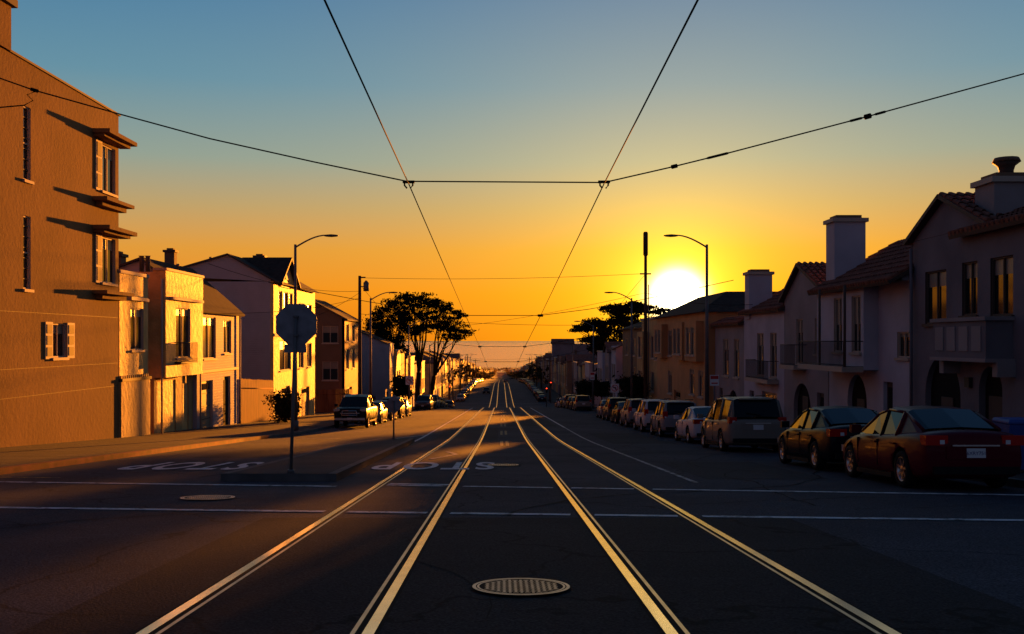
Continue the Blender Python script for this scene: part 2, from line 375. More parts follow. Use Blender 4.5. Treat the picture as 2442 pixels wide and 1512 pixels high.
def slab(mb,a,b,c,d,t,k):
    q=[Vector(p) for p in(a,b,c,d)]; n=(q[1]-q[0]).cross(q[3]-q[0]).normalized()
    if n.z<0: n=-n
    r=[p-n*t for p in q]
    mb.poly(q,k); mb.poly(r[::-1],'trimd')
    for i in range(4): j=(i+1)%4; mb.poly([q[i],q[j],r[j],r[i]],'trimd')
    if k=='tile' and q[0].y<75:
        L=(q[1]-q[0]).length; m=max(2,int(L/.27)); W=(q[3]-q[0]).length; cs=max(1,int(W/.45))
        for i in range(m):
            e=q[0].lerp(q[1],(i+.5)/m); f=q[3].lerp(q[2],(i+.5)/m)
            for j in range(cs):
                s0=e.lerp(f,j/cs); s1=e.lerp(f,(j+1.12)/cs) if j<cs-1 else f
                mb.tube([s0+n*.035,s1+n*.008],[.088,.07],k,6,j==0)
def roof_ridge_y(mb,xe,xr,xe2,y0,y1,ze,zr,k,wall,ov=.35,ze2=None):
    if ze2 is None: ze2=ze
    sg=1 if xr>xe else -1; sl=(zr-ze)/abs(xr-xe); sl2=(zr-ze2)/abs(xe2-xr)
    a=xe-sg*ov; b=xe2+sg*ov
    slab(mb,(a,y0-ov*.6,ze-sl*ov+.12),(a,y1+ov*.6,ze-sl*ov+.12),(xr,y1+ov*.6,zr+.12),(xr,y0-ov*.6,zr+.12),.12,k)
    slab(mb,(b,y0-ov*.6,ze2-sl2*ov+.12),(b,y1+ov*.6,ze2-sl2*ov+.12),(xr,y1+ov*.6,zr+.12),(xr,y0-ov*.6,zr+.12),.12,'shingle')
    for y in(y0+.02,y1-.02): mb.poly([(xe+sg*.21,y,ze-.05),(xe2,y,ze2-.05),(xe2,y,ze2),(xr,y,zr),(xe+sg*.21,y,ze+.21*sl)],wall)
def roof_gable_street(mb,s,xf,y0,y1,ze,zr,depth,k,wall,ov=.3,yr=None):
    yr=(y0+y1)/2 if yr is None else yr
    xa=xf-s*ov; xb=xf+s*depth
    for ye,sg in((y0,-1),(y1,1)):
        sl=(zr-ze)/abs(yr-ye)
        slab(mb,(xa,ye+sg*ov,ze-sl*ov+.12),(xb,ye+sg*ov,ze-sl*ov+.12),(xb,yr,zr+.12),(xa,yr,zr+.12),.13,k)
    for x in(xf,xb): mb.poly([(x,y0,ze-.001),(x,y1,ze-.001),(x,yr,zr)],wall)
def tilecap(mb,s,xf,y0,y1,z,k='tile',w=.7):
    slab(mb,(xf-s*.35,y0,z-.32),(xf-s*.35,y1,z-.32),(xf+s*w,y1,z+.15),(xf+s*w,y0,z+.15),.1,k)
def chimney(mb,x0,x1,y0,y1,z0,z1,k='wst',pot=False):
    mb.box(x0,x1,y0,y1,z0,z1,k); mb.box(x0-.1,x1+.1,y0-.1,y1+.1,z1,z1+.16,'trim' if k!='brown' else 'trimd'); mb.box(x0+.12,x1-.12,y0+.12,y1-.12,z1+.16,z1+.3,'brown')
    if pot:
        cx,cy=(x0+x1)/2,(y0+y1)/2
        mb.tube([(cx,cy,z1+.3),(cx,cy,z1+.42),(cx,cy,z1+.55),(cx,cy,z1+.66)],[.2,.2,.24,.38],'trimd',12); mb.tube([(cx,cy,z1+.67),(cx,cy,z1+.80)],[.40,.34],'brown',12)
def railing(mb,P,u0,u1,z0,z1,d,k='dkpole',n=None):
    mb.tube([P.p(u0,z1,d),P.p(u1,z1,d)],.022,k,5); mb.tube([P.p(u0,z0+.06,d),P.p(u1,z0+.06,d)],.018,k,5)
    n=n or max(3,int((u1-u0)/.13))
    for i in range(n+1):
        u=u0+(u1-u0)*i/n; mb.tube([P.p(u,z0,d),P.p(u,z1,d)],.011,k,4,False)
    for u in(u0,u1): mb.tube([P.p(u,z1,d),P.p(u,z1,0)],.02,k,4); mb.tube([P.p(u,z0,d),P.p(u,z0,0)],.02,k,4)
def balcony(mb,P,u0,u1,zs,d=.75):
    obox(mb,P,u0,u1,zs-.2,zs,-d,-.002,'trim'); railing(mb,P,u0+.06,u1-.06,zs,zs+.95,-d+.06)
def vents(mb,pts):
    for x,y,z,h in pts: mb.tube([(x,y,z),(x,y,z+h),(x,y,z+h+.02),(x,y,z+h+.14)],[.05,.05,.1,.1],'galv',6)

# ---- left side --------------------------------------------------
b=MB(); xf=-16.1; P=street(-1,xf)
ops=[('win',34.5,35.05,5.44,7.94),('win',34.5,35.05,1.74,4.23),('win',36.7,37.9,-.62,.62,.3),
     ('win',41.25,42.75,6.05,7.95,.25),('win',41.25,42.75,2.35,4.2,.25),('win',27.5,29.5,1.8,4),('win',27.5,29.5,5.6,7.9)]
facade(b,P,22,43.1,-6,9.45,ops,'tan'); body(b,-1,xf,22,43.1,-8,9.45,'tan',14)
obox(b,P,22,43.2,9.45,9.53,-.06,.25,'trimd')
b.box(-22,-16.0,24,33.45,9.45,10.9,'tan'); b.box(-22.2,-15.85,23.9,33.6,10.9,11.15,'trimd')
for z in(5.44,1.74):
    for i in range(1,7): obox(b,P,34.5,35.05,z+i*.355-.012,z+i*.355+.012,.06,.118,'dkpole')
for(y0,y1,z0,z1) in((36.1,36.68,-.66,.66),(37.92,38.55,-.66,.66),(40.6,41.22,6.0,8.0),(40.6,41.22,2.3,4.25)):
    obox(b,P,y0,y1,z0,z1,-.05,-.003,'trim')
    for i in range(3):
        zz=z0+.1+(z1-z0-.1)*i/3; obox(b,P,y0+.1,y1-.1,zz,zz+(z1-z0)/3-.12,-.065,-.05,'trimd')
for z in(8.2,4.4):
    obox(b,P,40.3,43.35,z,z+.16,-.7,-.003,'tan'); obox(b,P,40.4,43.25,z-.12,z-.002,-.45,-.003,'tan')
for z in(5.55,1.85):
    obox(b,P,40.3,43.3,z,z+.14,-.6,-.003,'tan'); obox(b,P,40.6,43.2,z-.18,z-.002,-.3,-.003,'tan')
for z in(-1.9,-.95,.95): obox(b,P,22.1,43.0,z,z+.015,-.006,-.002,'trimd')
b.make('apartment_building')

b=MB(); obox(b,street(-1,-16.0),43.15,46.7,-6,-1.75,0,.3,'sand'); obox(b,street(-1,-16.0),43.15,46.75,-1.75,-1.62,-.05,.35,'trimd'); 
for i in range(14): obox(b,street(-1,-16.0),43.2+i*.25,43.32+i*.25,-1.62,-1.5,.02,.28,'sand')
b.make('garden_wall')

b=MB(); P=street(-1,-16.1)
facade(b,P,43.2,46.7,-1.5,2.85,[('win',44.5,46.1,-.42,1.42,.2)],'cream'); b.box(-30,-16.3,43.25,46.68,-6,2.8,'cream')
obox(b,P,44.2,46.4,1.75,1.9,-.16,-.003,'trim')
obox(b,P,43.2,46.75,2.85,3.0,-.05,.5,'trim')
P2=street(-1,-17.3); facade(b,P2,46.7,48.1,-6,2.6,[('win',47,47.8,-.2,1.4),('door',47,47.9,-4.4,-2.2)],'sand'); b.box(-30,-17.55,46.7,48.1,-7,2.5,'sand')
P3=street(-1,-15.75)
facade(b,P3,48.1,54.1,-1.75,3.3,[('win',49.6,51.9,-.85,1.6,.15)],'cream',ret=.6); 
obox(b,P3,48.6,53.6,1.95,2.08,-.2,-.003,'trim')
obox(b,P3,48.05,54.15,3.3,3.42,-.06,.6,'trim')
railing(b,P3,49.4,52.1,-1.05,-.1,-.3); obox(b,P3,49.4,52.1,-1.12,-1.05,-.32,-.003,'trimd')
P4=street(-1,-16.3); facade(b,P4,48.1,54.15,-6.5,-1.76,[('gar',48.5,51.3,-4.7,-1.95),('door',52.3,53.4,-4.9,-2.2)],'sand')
body(b,-1,-16.15,48.1,54.1,-7,3.25,'cream',14)
b.tube([(-15.9,48.0,-4.6),(-15.9,48.0,2.9)],.05,'trim',6)
for xx in(-16.9,-17.2): b.tube([(xx,49,3.2),(xx,49,4.0),(xx,49,4.05)],[.11,.11,.16],'galv',8)
vents(b,[(-18.5,45,2.8,.7),(-19.5,46,2.8,.5),(-18,52,3.3,.5)])
b.make('stucco_house')

b=MB(); P=street(-1,-16.1)
facade(b,P,54.2,62.9,-7,1.75,[('win',55.3,57.8,-1.0,1.3,.2),('win',59.4,61.1,-.75,1.2,.2),('gar',54.7,57.2,-5.0,-2.2),('door',59.3,60.9,-5.2,-2.1)],'siding')
b.box(-30,-16.3,54.22,62.88,-8,1.7,'siding')
roof_ridge_y(b,-16.1,-19.0,-28,54.2,62.9,1.75,4.3,'shingle','siding',ze2=1.0)
chimney(b,-21.5,-20.8,56,56.8,2,4.6,'brown'); vents(b,[(-18.3,58,3.7,.5)])
b.box(-16.07,-15.98,54.2,62.9,-1.75,-1.6,'trim')
for yy in(54.45,62.7): b.tube([(-15.98,yy,-5),(-15.98,yy,1.6)],.05,'trim',6)
b.make('clapboard_house')

def fence(name,pts,h,k='fence'):
    b=MB()
    for (p,q) in zip(pts,pts[1:]):
        L=math.hypot(q[0]-p[0],q[1]-p[1]); n=int(L/.16); ang=math.atan2(q[1]-p[1],q[0]-p[0])
        for i in range(n):
            t=(i+.5)/n; x=p[0]+(q[0]-p[0])*t; y=p[1]+(q[1]-p[1])*t; w=.072; hh=h+U(-.04,.04); z=g(y)
            dx,dy=math.cos(ang)*w,math.sin(ang)*w; nx,ny=-math.sin(ang)*.012,math.cos(ang)*.012
            v=[(x-dx-nx,y-dy-ny),(x+dx-nx,y+dy-ny),(x+dx+nx,y+dy+ny),(x-dx+nx,y-dy+ny)]
            b.grid([[(a,c,z) for a,c in v],[(a,c,z+hh) for a,c in v]],k,sm=False)
        b.tube([(p[0],p[1],g(p[1])+h*.8),(q[0],q[1],g(q[1])+h*.8)],.05,k,4)
    b.make(name)
fence('wooden_fence',[(-16.0,63),(-16.0,71.8)],2.9)
fence('wooden_fence',[(-18,95.5),(-14.2,95.5),(-14.2,97.8)],2.3)

b=MB(); P=street(-1,-16.0)
facade(b,P,72,88,-9,4.2,[('win',73.6,74.9,1.0,3.6),('win',75.3,76.9,1.0,3.6),('win',77.3,78.6,1.0,3.6),('win',74,78,-2.2,.0,.3),('gar',74.5,77.6,-6.1,-3.4),('win',81,83,1,3),('win',84.5,86.5,1,3),('win',81,83,-2.2,-.2),('win',84.5,86.5,-2.2,-.2),('gar',82,85.5,-6.5,-3.8)],'cream')
b.box(-30,-16.2,72.02,87.98,-9,4.15,'siding')
roof_ridge_y(b,-16.0,-19.2,-24,72,88,4.2,6.0,'shingle','siding',ze2=4.6)
roof_gable_street(b,-1,-15.9,73,79,4.22,6.05,3.3,'shingle','cream',ov=.4)
facade(b,street(-1,-15.9),74,78,3.9,4.21,[],'cream')
b.box(-16.0,-15.85,75.4,76.6,4.5,5.2,'trim')
obox(b,P,72,88,.3,.5,-.1,-.003,'trim')
chimney(b,-20.5,-19.7,85,85.8,5,6.9,'brown'); chimney(b,-24,-23.3,73,73.6,4.5,6.3,'brown'); vents(b,[(-21,74,5.3,.6)])
b.make('gabled_house')

b=MB(); P=street(-1,-15.0)
facade(b,P,98,107.6,-9,2.1,[('win',99,101,-2.8,-.8),('win',103,105,-2.8,-.8),('win',99,101,-.1,1.6),('win',103,105,-.1,1.6),('gar',100,103,-7.1,-4.6)],'peach')
PY=Pl((0,98,0),(1,0,0),(0,1,0))
facade(b,PY,-18.6,-15.0,-9,2.1,[('win',-17.1,-15.6,-.25,1.4,.4),('win',-17.1,-15.6,-3.8,-2.0,.4)],'brown')
b.box(-28,-15.2,98.2,107.5,-9,2.05,'brown')
roof_ridge_y(b,-15.0,-18.5,-28,98,107.6,2.1,4.0,'shingle','brown')
b.make('bay_window_house')

WALLS=['wst','cream','grey2','peach','sand','green','siding','grey']
def rowhouse(s,xf,y0,y1,h,wall,style,detail=True,name='row_house'):
    b=MB(); zg=g((y0+y1)/2); zt=zg+h; y0+=.03; y1-=.03; P=street(s,xf); w=y1-y0; m=(y0+y1)/2
    zf=zg+2.75
    ops=[('gar',y0+.7,y0+3.4,zg-.1,zg+2.3),('door',y1-2.0,y1-.9,zg-.1,zg+2.2)]
    if style==2: ops[0]=('arch',)+ops[0][1:]
    facade(b,P,y0,y1,zg-3,zf,ops,wall); 
    Pb=street(s,xf-s*.55)
    wy0,wy1=(y0+.0,y0+w*.62) if style!=1 else (y0+.3,y1-.3)
    wd=(wy1-wy0)
    facade(b,Pb,wy0,wy1,zf,zt,[('win',wy0+wd*.14,wy0+wd*.44,zf+.9,zf+2.7,.2),('win',wy0+wd*.56,wy0+wd*.86,zf+.9,zf+2.7,.2)],wall,ret=.74)
    facade(b,P,wy1,y1,zf,zt-.3,[('win',wy1+(y1-wy1)*.25,wy1+(y1-wy1)*.75,zf+.9,zf+2.4)],wall) if wy1<y1-.4 else None
    body(b,s,xf,y0,y1,zg-4,zt-.05,wall,14)
    if style==0:
        tilecap(b,s,xf-s*.55,wy0-.1,wy1+.1,zt,'tile'); obox(b,P,wy1,y1,zt-.3,zt-.15,-.05,.3,'trim')
    elif style==1:
        obox(b,Pb,wy0-.05,wy1+.05,zt,zt+.18,-.08,.5,'trim')
    elif style==2:
        roof_gable_street(b,s,xf-s*.55,wy0,wy1,zt,zt+1.2,6,'tile',wall,ov=.25)
    else:
        roof_ridge_y(b,xf,xf+s*4,xf+s*10,y0,y1,zt,zt+1.7,'shingle',wall)
    if R()<.6: chimney(b,xf+s*5-.3,xf+s*5+.3,m+1,m+1.7,zt,zt+1.7,'brown')
    vents(b,[(xf+s*3,m-1,zt-.1,.8)])
    return b.make(name)
y=133; i=0
for h in(8.6,8.2,9.0,8.4,8.8,8.3,8.7,8.5):
    rowhouse(-1,-15,y,y+7.6,h,['siding','cream','sand','peach','cream','wst','sand','cream'][i],[3,1,0,2,1,0,2,1][i]); y+=7.6; i+=1
rowhouse(-1,-18,109,117,7.2,'sand',1); rowhouse(-1,-18,118,126,7.0,'grey2',0)

# ---- right side ----------------------------------------------------
b=MB(); P=street(1,14.0)
ops=[('archd',31.2,33.8,-3.8,-.5),('archd',28.6,30.0,-3.6,-.75),('win',32.2,33.8,.55,2.25,.3),('win',30.1,31.1,.75,2.35,.3),('win',28.0,29.3,.7,2.35,.3),('win',23,25,.6,2.3),('gar',22.8,25.6,-3.4,-.8)]
facade(b,P,20,34.8,-6,3.35,ops,'grey',trim='trimd'); body(b,1,14.0,20,34.8,-7,3.3,'grey',14)
roof_gable_street(b,1,14.0,29.4,34.8,3.36,4.5,6,'tile','grey',ov=.25,yr=32.3)
slab(b,(13.6,19.8,3.2),(13.6,31.2,3.2),(17.5,31.2,4.7),(17.5,19.8,4.7),.14,'tile')
obox(b,P,28.0,31.4,-.5,.55,-.75,-.003,'grey'); obox(b,P,27.9,31.5,.55,.66,-.82,-.003,'grey2'); obox(b,P,27.9,31.5,-.6,-.5,-.82,-.003,'grey2')
for i in range(4): obox(b,P,28.25+i*.8,28.8+i*.8,-.3,.4,-.78,-.751,'grey2')
for yy in(28.0,31.4): obox(b,P,yy-.15,yy+.15,-1.0,-.6,-.5,-.003,'grey2')
b.tube([(13.85,34.6,-3.4),(13.85,34.6,3.1)],.05,'grey',6); obox(b,P,30.4,30.7,-1.4,-1.1,-.12,-.003,'dkpole')
chimney(b,14.3,15.6,29.7,30.9,3.4,4.6,'grey2',pot=True)
b.make('stucco_house')
b=MB(); P=street(1,14.0)
facade(b,P,34.85,38.0,-6.5,2.1,[('win',35.1,36.2,-.6,.3,.2),('door',36.6,37.5,-4.1,-1.5)],'wst')
Pb=street(1,13.45)
facade(b,Pb,38.0,43.6,-1.1,2.1,[('win',38.3,39.3,-.45,1.7,.5),('win',40.4,41.4,-.45,1.7,.5)],'wst',ret=.8)
facade(b,P,38.0,43.7,-7,-1.11,[('archd',39.2,41.4,-4.3,-1.35)],'wst')
body(b,1,14.0,34.85,43.7,-8,2.1,'wst',14)
roof_ridge_y(b,13.45,17.0,22,34.9,43.6,2.1,4.1,'tile','wst')
balcony(b,Pb,38.0,43.7,-.98,.8)
for yy in(38.0,41.0): b.tube([(12.75,yy,-.98),(12.75,yy,2.05)],.05,'trimd',6)
chimney(b,13.9,15.2,42.7,43.8,1.5,4.95,'wst')
b.make('stucco_house')
b=MB(); P=street(1,14.0)
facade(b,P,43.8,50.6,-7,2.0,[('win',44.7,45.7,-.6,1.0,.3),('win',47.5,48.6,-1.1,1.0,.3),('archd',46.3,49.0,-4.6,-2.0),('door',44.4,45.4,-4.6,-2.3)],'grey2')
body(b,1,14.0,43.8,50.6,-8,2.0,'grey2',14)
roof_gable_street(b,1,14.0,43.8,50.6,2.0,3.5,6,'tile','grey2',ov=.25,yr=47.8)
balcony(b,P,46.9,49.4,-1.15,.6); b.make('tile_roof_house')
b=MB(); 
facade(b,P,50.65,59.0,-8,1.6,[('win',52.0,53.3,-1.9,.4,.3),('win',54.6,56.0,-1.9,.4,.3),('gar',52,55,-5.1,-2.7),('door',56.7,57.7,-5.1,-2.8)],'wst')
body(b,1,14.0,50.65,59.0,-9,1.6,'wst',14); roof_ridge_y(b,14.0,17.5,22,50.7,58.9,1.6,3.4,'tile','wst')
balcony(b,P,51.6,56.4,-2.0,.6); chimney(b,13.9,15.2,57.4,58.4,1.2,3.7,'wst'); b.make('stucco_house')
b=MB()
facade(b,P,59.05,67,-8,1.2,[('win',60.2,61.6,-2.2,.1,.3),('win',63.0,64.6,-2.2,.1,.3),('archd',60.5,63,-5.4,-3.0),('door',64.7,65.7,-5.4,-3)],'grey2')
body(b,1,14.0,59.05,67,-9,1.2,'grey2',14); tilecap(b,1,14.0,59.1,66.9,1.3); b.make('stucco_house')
b=MB(); Pc=street(1,13.4)
facade(b,Pc,67.05,88,-10,1.9,[('win',68,69.6,-1.2,.8,.2),('win',71,72.8,-1.2,.8,.2),('win',77.6,79,-1.2,.8,.2),('win',80.4,82.2,-1.2,.8,.2),('win',68,69.6,-3.8,-2,.2),('win',71,72.8,-3.8,-2,.2),('win',80.4,82.2,-4.2,-2.4,.2),('gar',76.5,79.4,-6.2,-3.8)],'peach')
body(b,1,13.4,67.05,88,-10,1.9,'peach',14)
q=[(13.0,66.7,1.88),(13.0,88.3,1.88),(26,88.3,1.88),(26,66.7,1.88)]; r=[(15.6,71,3.4),(15.6,81,3.4),(23,81,3.4),(23,71,3.4)]
for i in range(4): j=(i+1)%4; b.poly([q[i],q[j],r[j],r[i]],'shingle')
b.poly(r,'shingle'); b.poly(q[::-1],'trimd')
for yy in(70,75.3,84.6): facade(b,street(1,12.9),yy-2.2,yy+2.0,-1.4,1.3,[('win',yy-1.6,yy-.2,-1.0,.9,.2),('win',yy+.1,yy+1.5,-1.0,.9,.2)],'peach',ret=.5)
b.make('hip_roof_house')
b=MB(); Pd=street(1,13.6)
facade(b,Pd,88.1,99,-10,1.9,[('win',89,90.5,-1.7,.3),('win',91,93,-1.6,.4),('win',95,97,-1.6,.4),('win',91,93,-4.6,-2.8),('win',95,97,-4.6,-2.8)],'sand')
body(b,1,13.6,88.1,99,-11,1.9,'sand',14); obox(b,Pd,88.1,99,1.9,2.1,-.12,.4,'trim')
facade(b,street(1,13.0),94.1,97.9,-5,.8,[('win',94.8,97.2,-1.6,.4),('win',94.8,97.2,-4.5,-2.8)],'sand',ret=.6)
b.make('bay_window_house')
b=MB(); Pd=street(1,14)
facade(b,Pd,99.1,118,-11,1.3,[('win',101,103,-1.6,.2),('win',107,109,-1.6,.2),('win',113,115,-1.6,.2),('win',101,103,-4.6,-2.8),('win',107,109,-4.6,-2.8),('gar',112,115,-8,-5)],'brown')
body(b,1,14,99.1,118,-12,1.3,'brown',14); roof_ridge_y(b,14,18,26,99.1,118,1.3,2.7,'shingle','brown'); b.make('shingle_roof_house')
y=120
for i,h in enumerate((7.6,7.2,7.6)): rowhouse(1,14,y,y+7.8,h,['wst','grey2','wst'][i],[0,2,1][i]); y+=7.8
y=156
for i,h in enumerate((7.6,8.0,7.6,8.2)): rowhouse(1,14,y,y+8.5,h,['wst','sand','green','grey2'][i],[1,0,2,1][i]); y+=8.6
DW=['grey','brown','grey2','sand','green','peach']
y=216
for i in range(23):
    for s in(-1,1): rowhouse(s,s*14.5,y,y+7.6,U(7.2,9.2) if not(s==1 and i==8) else 13,random.choice(WALLS if s<0 else DW),random.randrange(4))
    y+=7.7
b=MB(); 
for blk in range(1,11):
    y0=216+198*blk
    for s in(-1,1):
        for row in range(0,9):
            xa=14.5+row*34
            for j in range(11):
                ya=y0+j*16.2
                if ya>2290: continue
                w=12; h=U(6.5,9.5); zg=g(ya); k=random.choice(DW)
                x0,x1=sorted((s*(xa+U(-.5,.5)),s*(xa+w))); yy=ya+U(14,16)
                b.box(x0,x1,ya,yy,zg-4,zg+h,k)
                if R()<.5:
                    xm=(x0+x1)/2; slab(b,(x0-.3,ya,zg+h),(x0-.3,yy,zg+h),(xm,yy,zg+h+2),(xm,ya,zg+h+2),.1,'shingle'); slab(b,(x1+.3,ya,zg+h),(x1+.3,yy,zg+h),(xm,yy,zg+h+2),(xm,ya,zg+h+2),.1,'shingle')
                xs=x0 if s>0 else x1
                for q in range(3):
                    for zz in(1,4.2): b.box(xs-.05,xs+.05,ya+1.5+q*5,ya+3.5+q*5,zg+zz,zg+zz+1.8,'glass')
                    b.box((x0+x1)/2-4+q*3,(x0+x1)/2-2.6+q*3,ya-.05,ya+.05,zg+4,zg+5.6,'glass')
for s in(-1,1):
    for row in range(1,6):
        for j in range(36):
            ya=25+j*10.5
            if 190<ya<214: continue
            x0,x1=sorted((s*(14.5+row*34),s*(27+row*34))); b.box(x0,x1,ya,ya+10,g(ya)-4,g(ya)+U(6.5,8.5)-(3 if ya>100 else 1),random.choice(DW))
b.make('distant_houses')

# ------------------------------------------------------------------ sea
m,n,l,bs=nt('sea_water'); bs.inputs['Base Color'].default_value=(.03,.018,.014,1); bs.inputs['Roughness'].default_value=.22; bs.inputs['Specular IOR Level'].default_value=.35
tc=n.new('ShaderNodeTexCoord'); mp=n.new('ShaderNodeMapping'); mp.inputs['Scale'].default_value=(.004,.012,.02); l.new(tc.outputs['Object'],mp.inputs[0])
no=n.new('ShaderNodeTexNoise'); no.inputs['Scale'].default_value=1; no.inputs['Detail'].default_value=8; l.new(mp.outputs[0],no.inputs['Vector'])
bp=n.new('ShaderNodeBump'); bp.inputs['Strength'].default_value=.3; bp.inputs['Distance'].default_value=3; l.new(no.outputs['Fac'],bp.inputs['Height']); l.new(bp.outputs[0],bs.inputs['Normal'])
M['sea']=m
b=MB(); b.poly([(-150000,2450,-76.4),(150000,2450,-76.4),(150000,160000,-76.4),(-150000,160000,-76.4)],'sea'); b.make('sea')
b=MB()
for yy,w in((2475,5),(2560,6)):
    b.grid([[(x,yy+math.sin(x*.02)*8+U(-3,3),-76.2),(x,yy+w+math.sin(x*.02)*8+U(-3,5),-76.2)] for x in range(-600,600,12)],'foam',closed=False)
b.make('surf')

# ------------------------------------------------------------------ trees
def leaves(b,c,r,n,size,k):
    c=Vector(c); subs=[]
    for _ in range(15):
        subs.append((c+Vector((U(-1,1)*r[0]*1.0,U(-1,1)*r[1]*.95,U(-1,1)*r[2]*.85)),U(.22,.5)))
    for _ in range(n):
        sc,q=random.choice(subs); v=Vector((random.gauss(0,1)*r[0]*q*.65,random.gauss(0,1)*r[1]*q*.6,random.gauss(0,1)*r[2]*q*.55))
        p=sc+v; a=Vector((U(-1,1),U(-1,1),U(-.5,.5))).normalized(); d=a.orthogonal().normalized(); e=a.cross(d); s=size*U(.5,1.2)
        t=U(0,6.28); d2=d*math.cos(t)+e*math.sin(t); e2=e*math.cos(t)-d*math.sin(t)
        b.poly([p-d2*s,p+e2*s*.5,p+d2*s,p-e2*s*.4],k)
def tree(name,base,clumps,tr,dens=640,size=.22,k='leaf',y=None,split=.4):
    b=MB(); bx,by=base; z0=g(by); B=Vector((bx,by,z0-.3))
    cz=sum(c[2] for c in clumps)/len(clumps); cx=sum(c[0] for c in clumps)/len(clumps)
    S=Vector((bx+(cx-bx)*.25,by,z0+(cz-z0)*split))
    b.tube([B,B.lerp(S,.5)+Vector((U(-.2,.2),0,0)),S],[tr*1.3,tr,tr*.85],'bark',10)
    for (x,yy,z,r,h) in clumps:
        C=Vector((x,yy,z)); mid=S.lerp(C,.5)+Vector((U(-.5,.5),U(-.5,.5),-.2)); 
        b.tube([S,mid,C],[tr*.55,tr*.34,tr*.12],'bark',6)
        for _ in range(9):
            e=C+Vector((U(-1,1)*r*1.1,U(-1,1)*r,U(-.4,1.1)*h)); st=mid.lerp(C,U(.2,.9)); b.tube([st,st.lerp(e,.5)+Vector((0,0,-.15)),e],[tr*.14,tr*.09,tr*.04],'bark',4,False)
        leaves(b,C,(r,r,h),int(dens*r*h),size,k)
    return b.make(name)
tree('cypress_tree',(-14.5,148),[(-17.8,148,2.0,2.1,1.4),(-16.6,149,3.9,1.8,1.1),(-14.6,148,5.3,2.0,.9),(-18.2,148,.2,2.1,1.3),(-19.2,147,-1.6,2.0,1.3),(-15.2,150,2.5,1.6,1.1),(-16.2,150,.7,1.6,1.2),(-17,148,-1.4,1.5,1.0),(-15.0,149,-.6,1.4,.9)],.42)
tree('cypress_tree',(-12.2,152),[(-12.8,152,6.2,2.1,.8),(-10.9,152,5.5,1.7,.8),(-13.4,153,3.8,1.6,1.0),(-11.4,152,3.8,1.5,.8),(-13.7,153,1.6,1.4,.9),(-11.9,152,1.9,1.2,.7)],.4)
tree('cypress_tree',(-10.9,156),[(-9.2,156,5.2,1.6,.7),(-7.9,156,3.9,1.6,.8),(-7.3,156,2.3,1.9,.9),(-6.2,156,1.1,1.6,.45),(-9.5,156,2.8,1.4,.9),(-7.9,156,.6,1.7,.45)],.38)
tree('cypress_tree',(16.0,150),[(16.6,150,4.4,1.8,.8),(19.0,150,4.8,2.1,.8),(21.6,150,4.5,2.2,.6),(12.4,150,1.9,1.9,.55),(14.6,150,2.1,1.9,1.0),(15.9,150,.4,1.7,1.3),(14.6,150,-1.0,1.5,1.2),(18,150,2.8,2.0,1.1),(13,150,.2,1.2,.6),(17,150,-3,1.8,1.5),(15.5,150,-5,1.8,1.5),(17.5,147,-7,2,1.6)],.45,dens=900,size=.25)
def shrub(name,x,y,r,h,z0=0,n=1500,size=.09):
    b=MB(); zz=g(y)+.1
    b.tube([(x,y,zz-.2),(x,y,zz+z0+h)],[.12,.06],'bark',6)
    for i in range(7): b.tube([(x,y,zz+z0+.1),(x+U(-r,r)*.7,y+U(-r,r)*.7,zz+z0+h*U(.8,1.6))],[.05,.02],'bark',4)
    leaves(b,(x,y,zz+z0+h),(r*.85,r*.85,h*.85),n,size,'leafd'); leaves(b,(x,y,zz+z0+h),(r*.7,r*.7,h*.8),n//2,size*1.3,'leafd'); b.make(name)
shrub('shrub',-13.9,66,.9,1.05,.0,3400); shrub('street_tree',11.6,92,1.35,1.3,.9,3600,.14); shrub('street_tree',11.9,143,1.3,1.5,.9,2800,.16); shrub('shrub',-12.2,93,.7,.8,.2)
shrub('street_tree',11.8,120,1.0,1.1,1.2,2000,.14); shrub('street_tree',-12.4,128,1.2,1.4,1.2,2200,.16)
b=MB()
for s in(-1,1):
    for _ in range(70):
        yy=U(230,2250); xx=s*U(11.5,13) if R()<.6 else s*U(26,40); q=U(1.3,3); zz=g(yy)
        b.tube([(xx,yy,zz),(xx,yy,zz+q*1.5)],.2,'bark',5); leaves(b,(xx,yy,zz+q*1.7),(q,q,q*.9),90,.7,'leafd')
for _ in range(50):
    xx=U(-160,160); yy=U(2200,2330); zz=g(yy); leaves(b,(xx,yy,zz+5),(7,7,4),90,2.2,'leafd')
b.make('distant_trees')

# ------------------------------------------------------------------ street furniture
def lamp(s,y,x=10.45,h=9.9,arm=1.85):
    b=MB(); X=s*x; z=g(y)+.14
    b.tube([(X,y,z),(X,y,z+.5),(X,y,z+.52)],[.17,.17,.11],'galv',12)
    b.tube([(X,y,z+.5),(X,y,z+h-.45)],[.11,.065],'galv',12)
    pts=[];
    for i in range(9):
        t=i/8; pts.append((X-s*arm*.86*t,y,z+h-.6+.62*math.sin(t*math.pi/2)))
    b.tube(pts,[.045-.012*i/8 for i in range(9)],'galv',8)
    hx=X-s*arm*.86; zt=z+h
    rings=[]
    for t,w,hh in((0,.05,.05),(.12,.10,.08),(.35,.16,.10),(.6,.15,.07),(.72,.06,.03)):
        cx=hx-s*t+s*.12; rings.append([(cx,y-w,zt-hh*.3),(cx,y-w*.6,zt+hh*.6),(cx,y+w*.6,zt+hh*.6),(cx,y+w,zt-hh*.3),(cx,y+w*.6,zt-hh*.7),(cx,y-w*.6,zt-hh*.7)])
    b.grid(rings,'dkpole',sm=False); b.make('street_lamp')
for yy in(52,82,116,150,182,222,258,300,350): 
    lamp(-1,yy); lamp(1,yy)
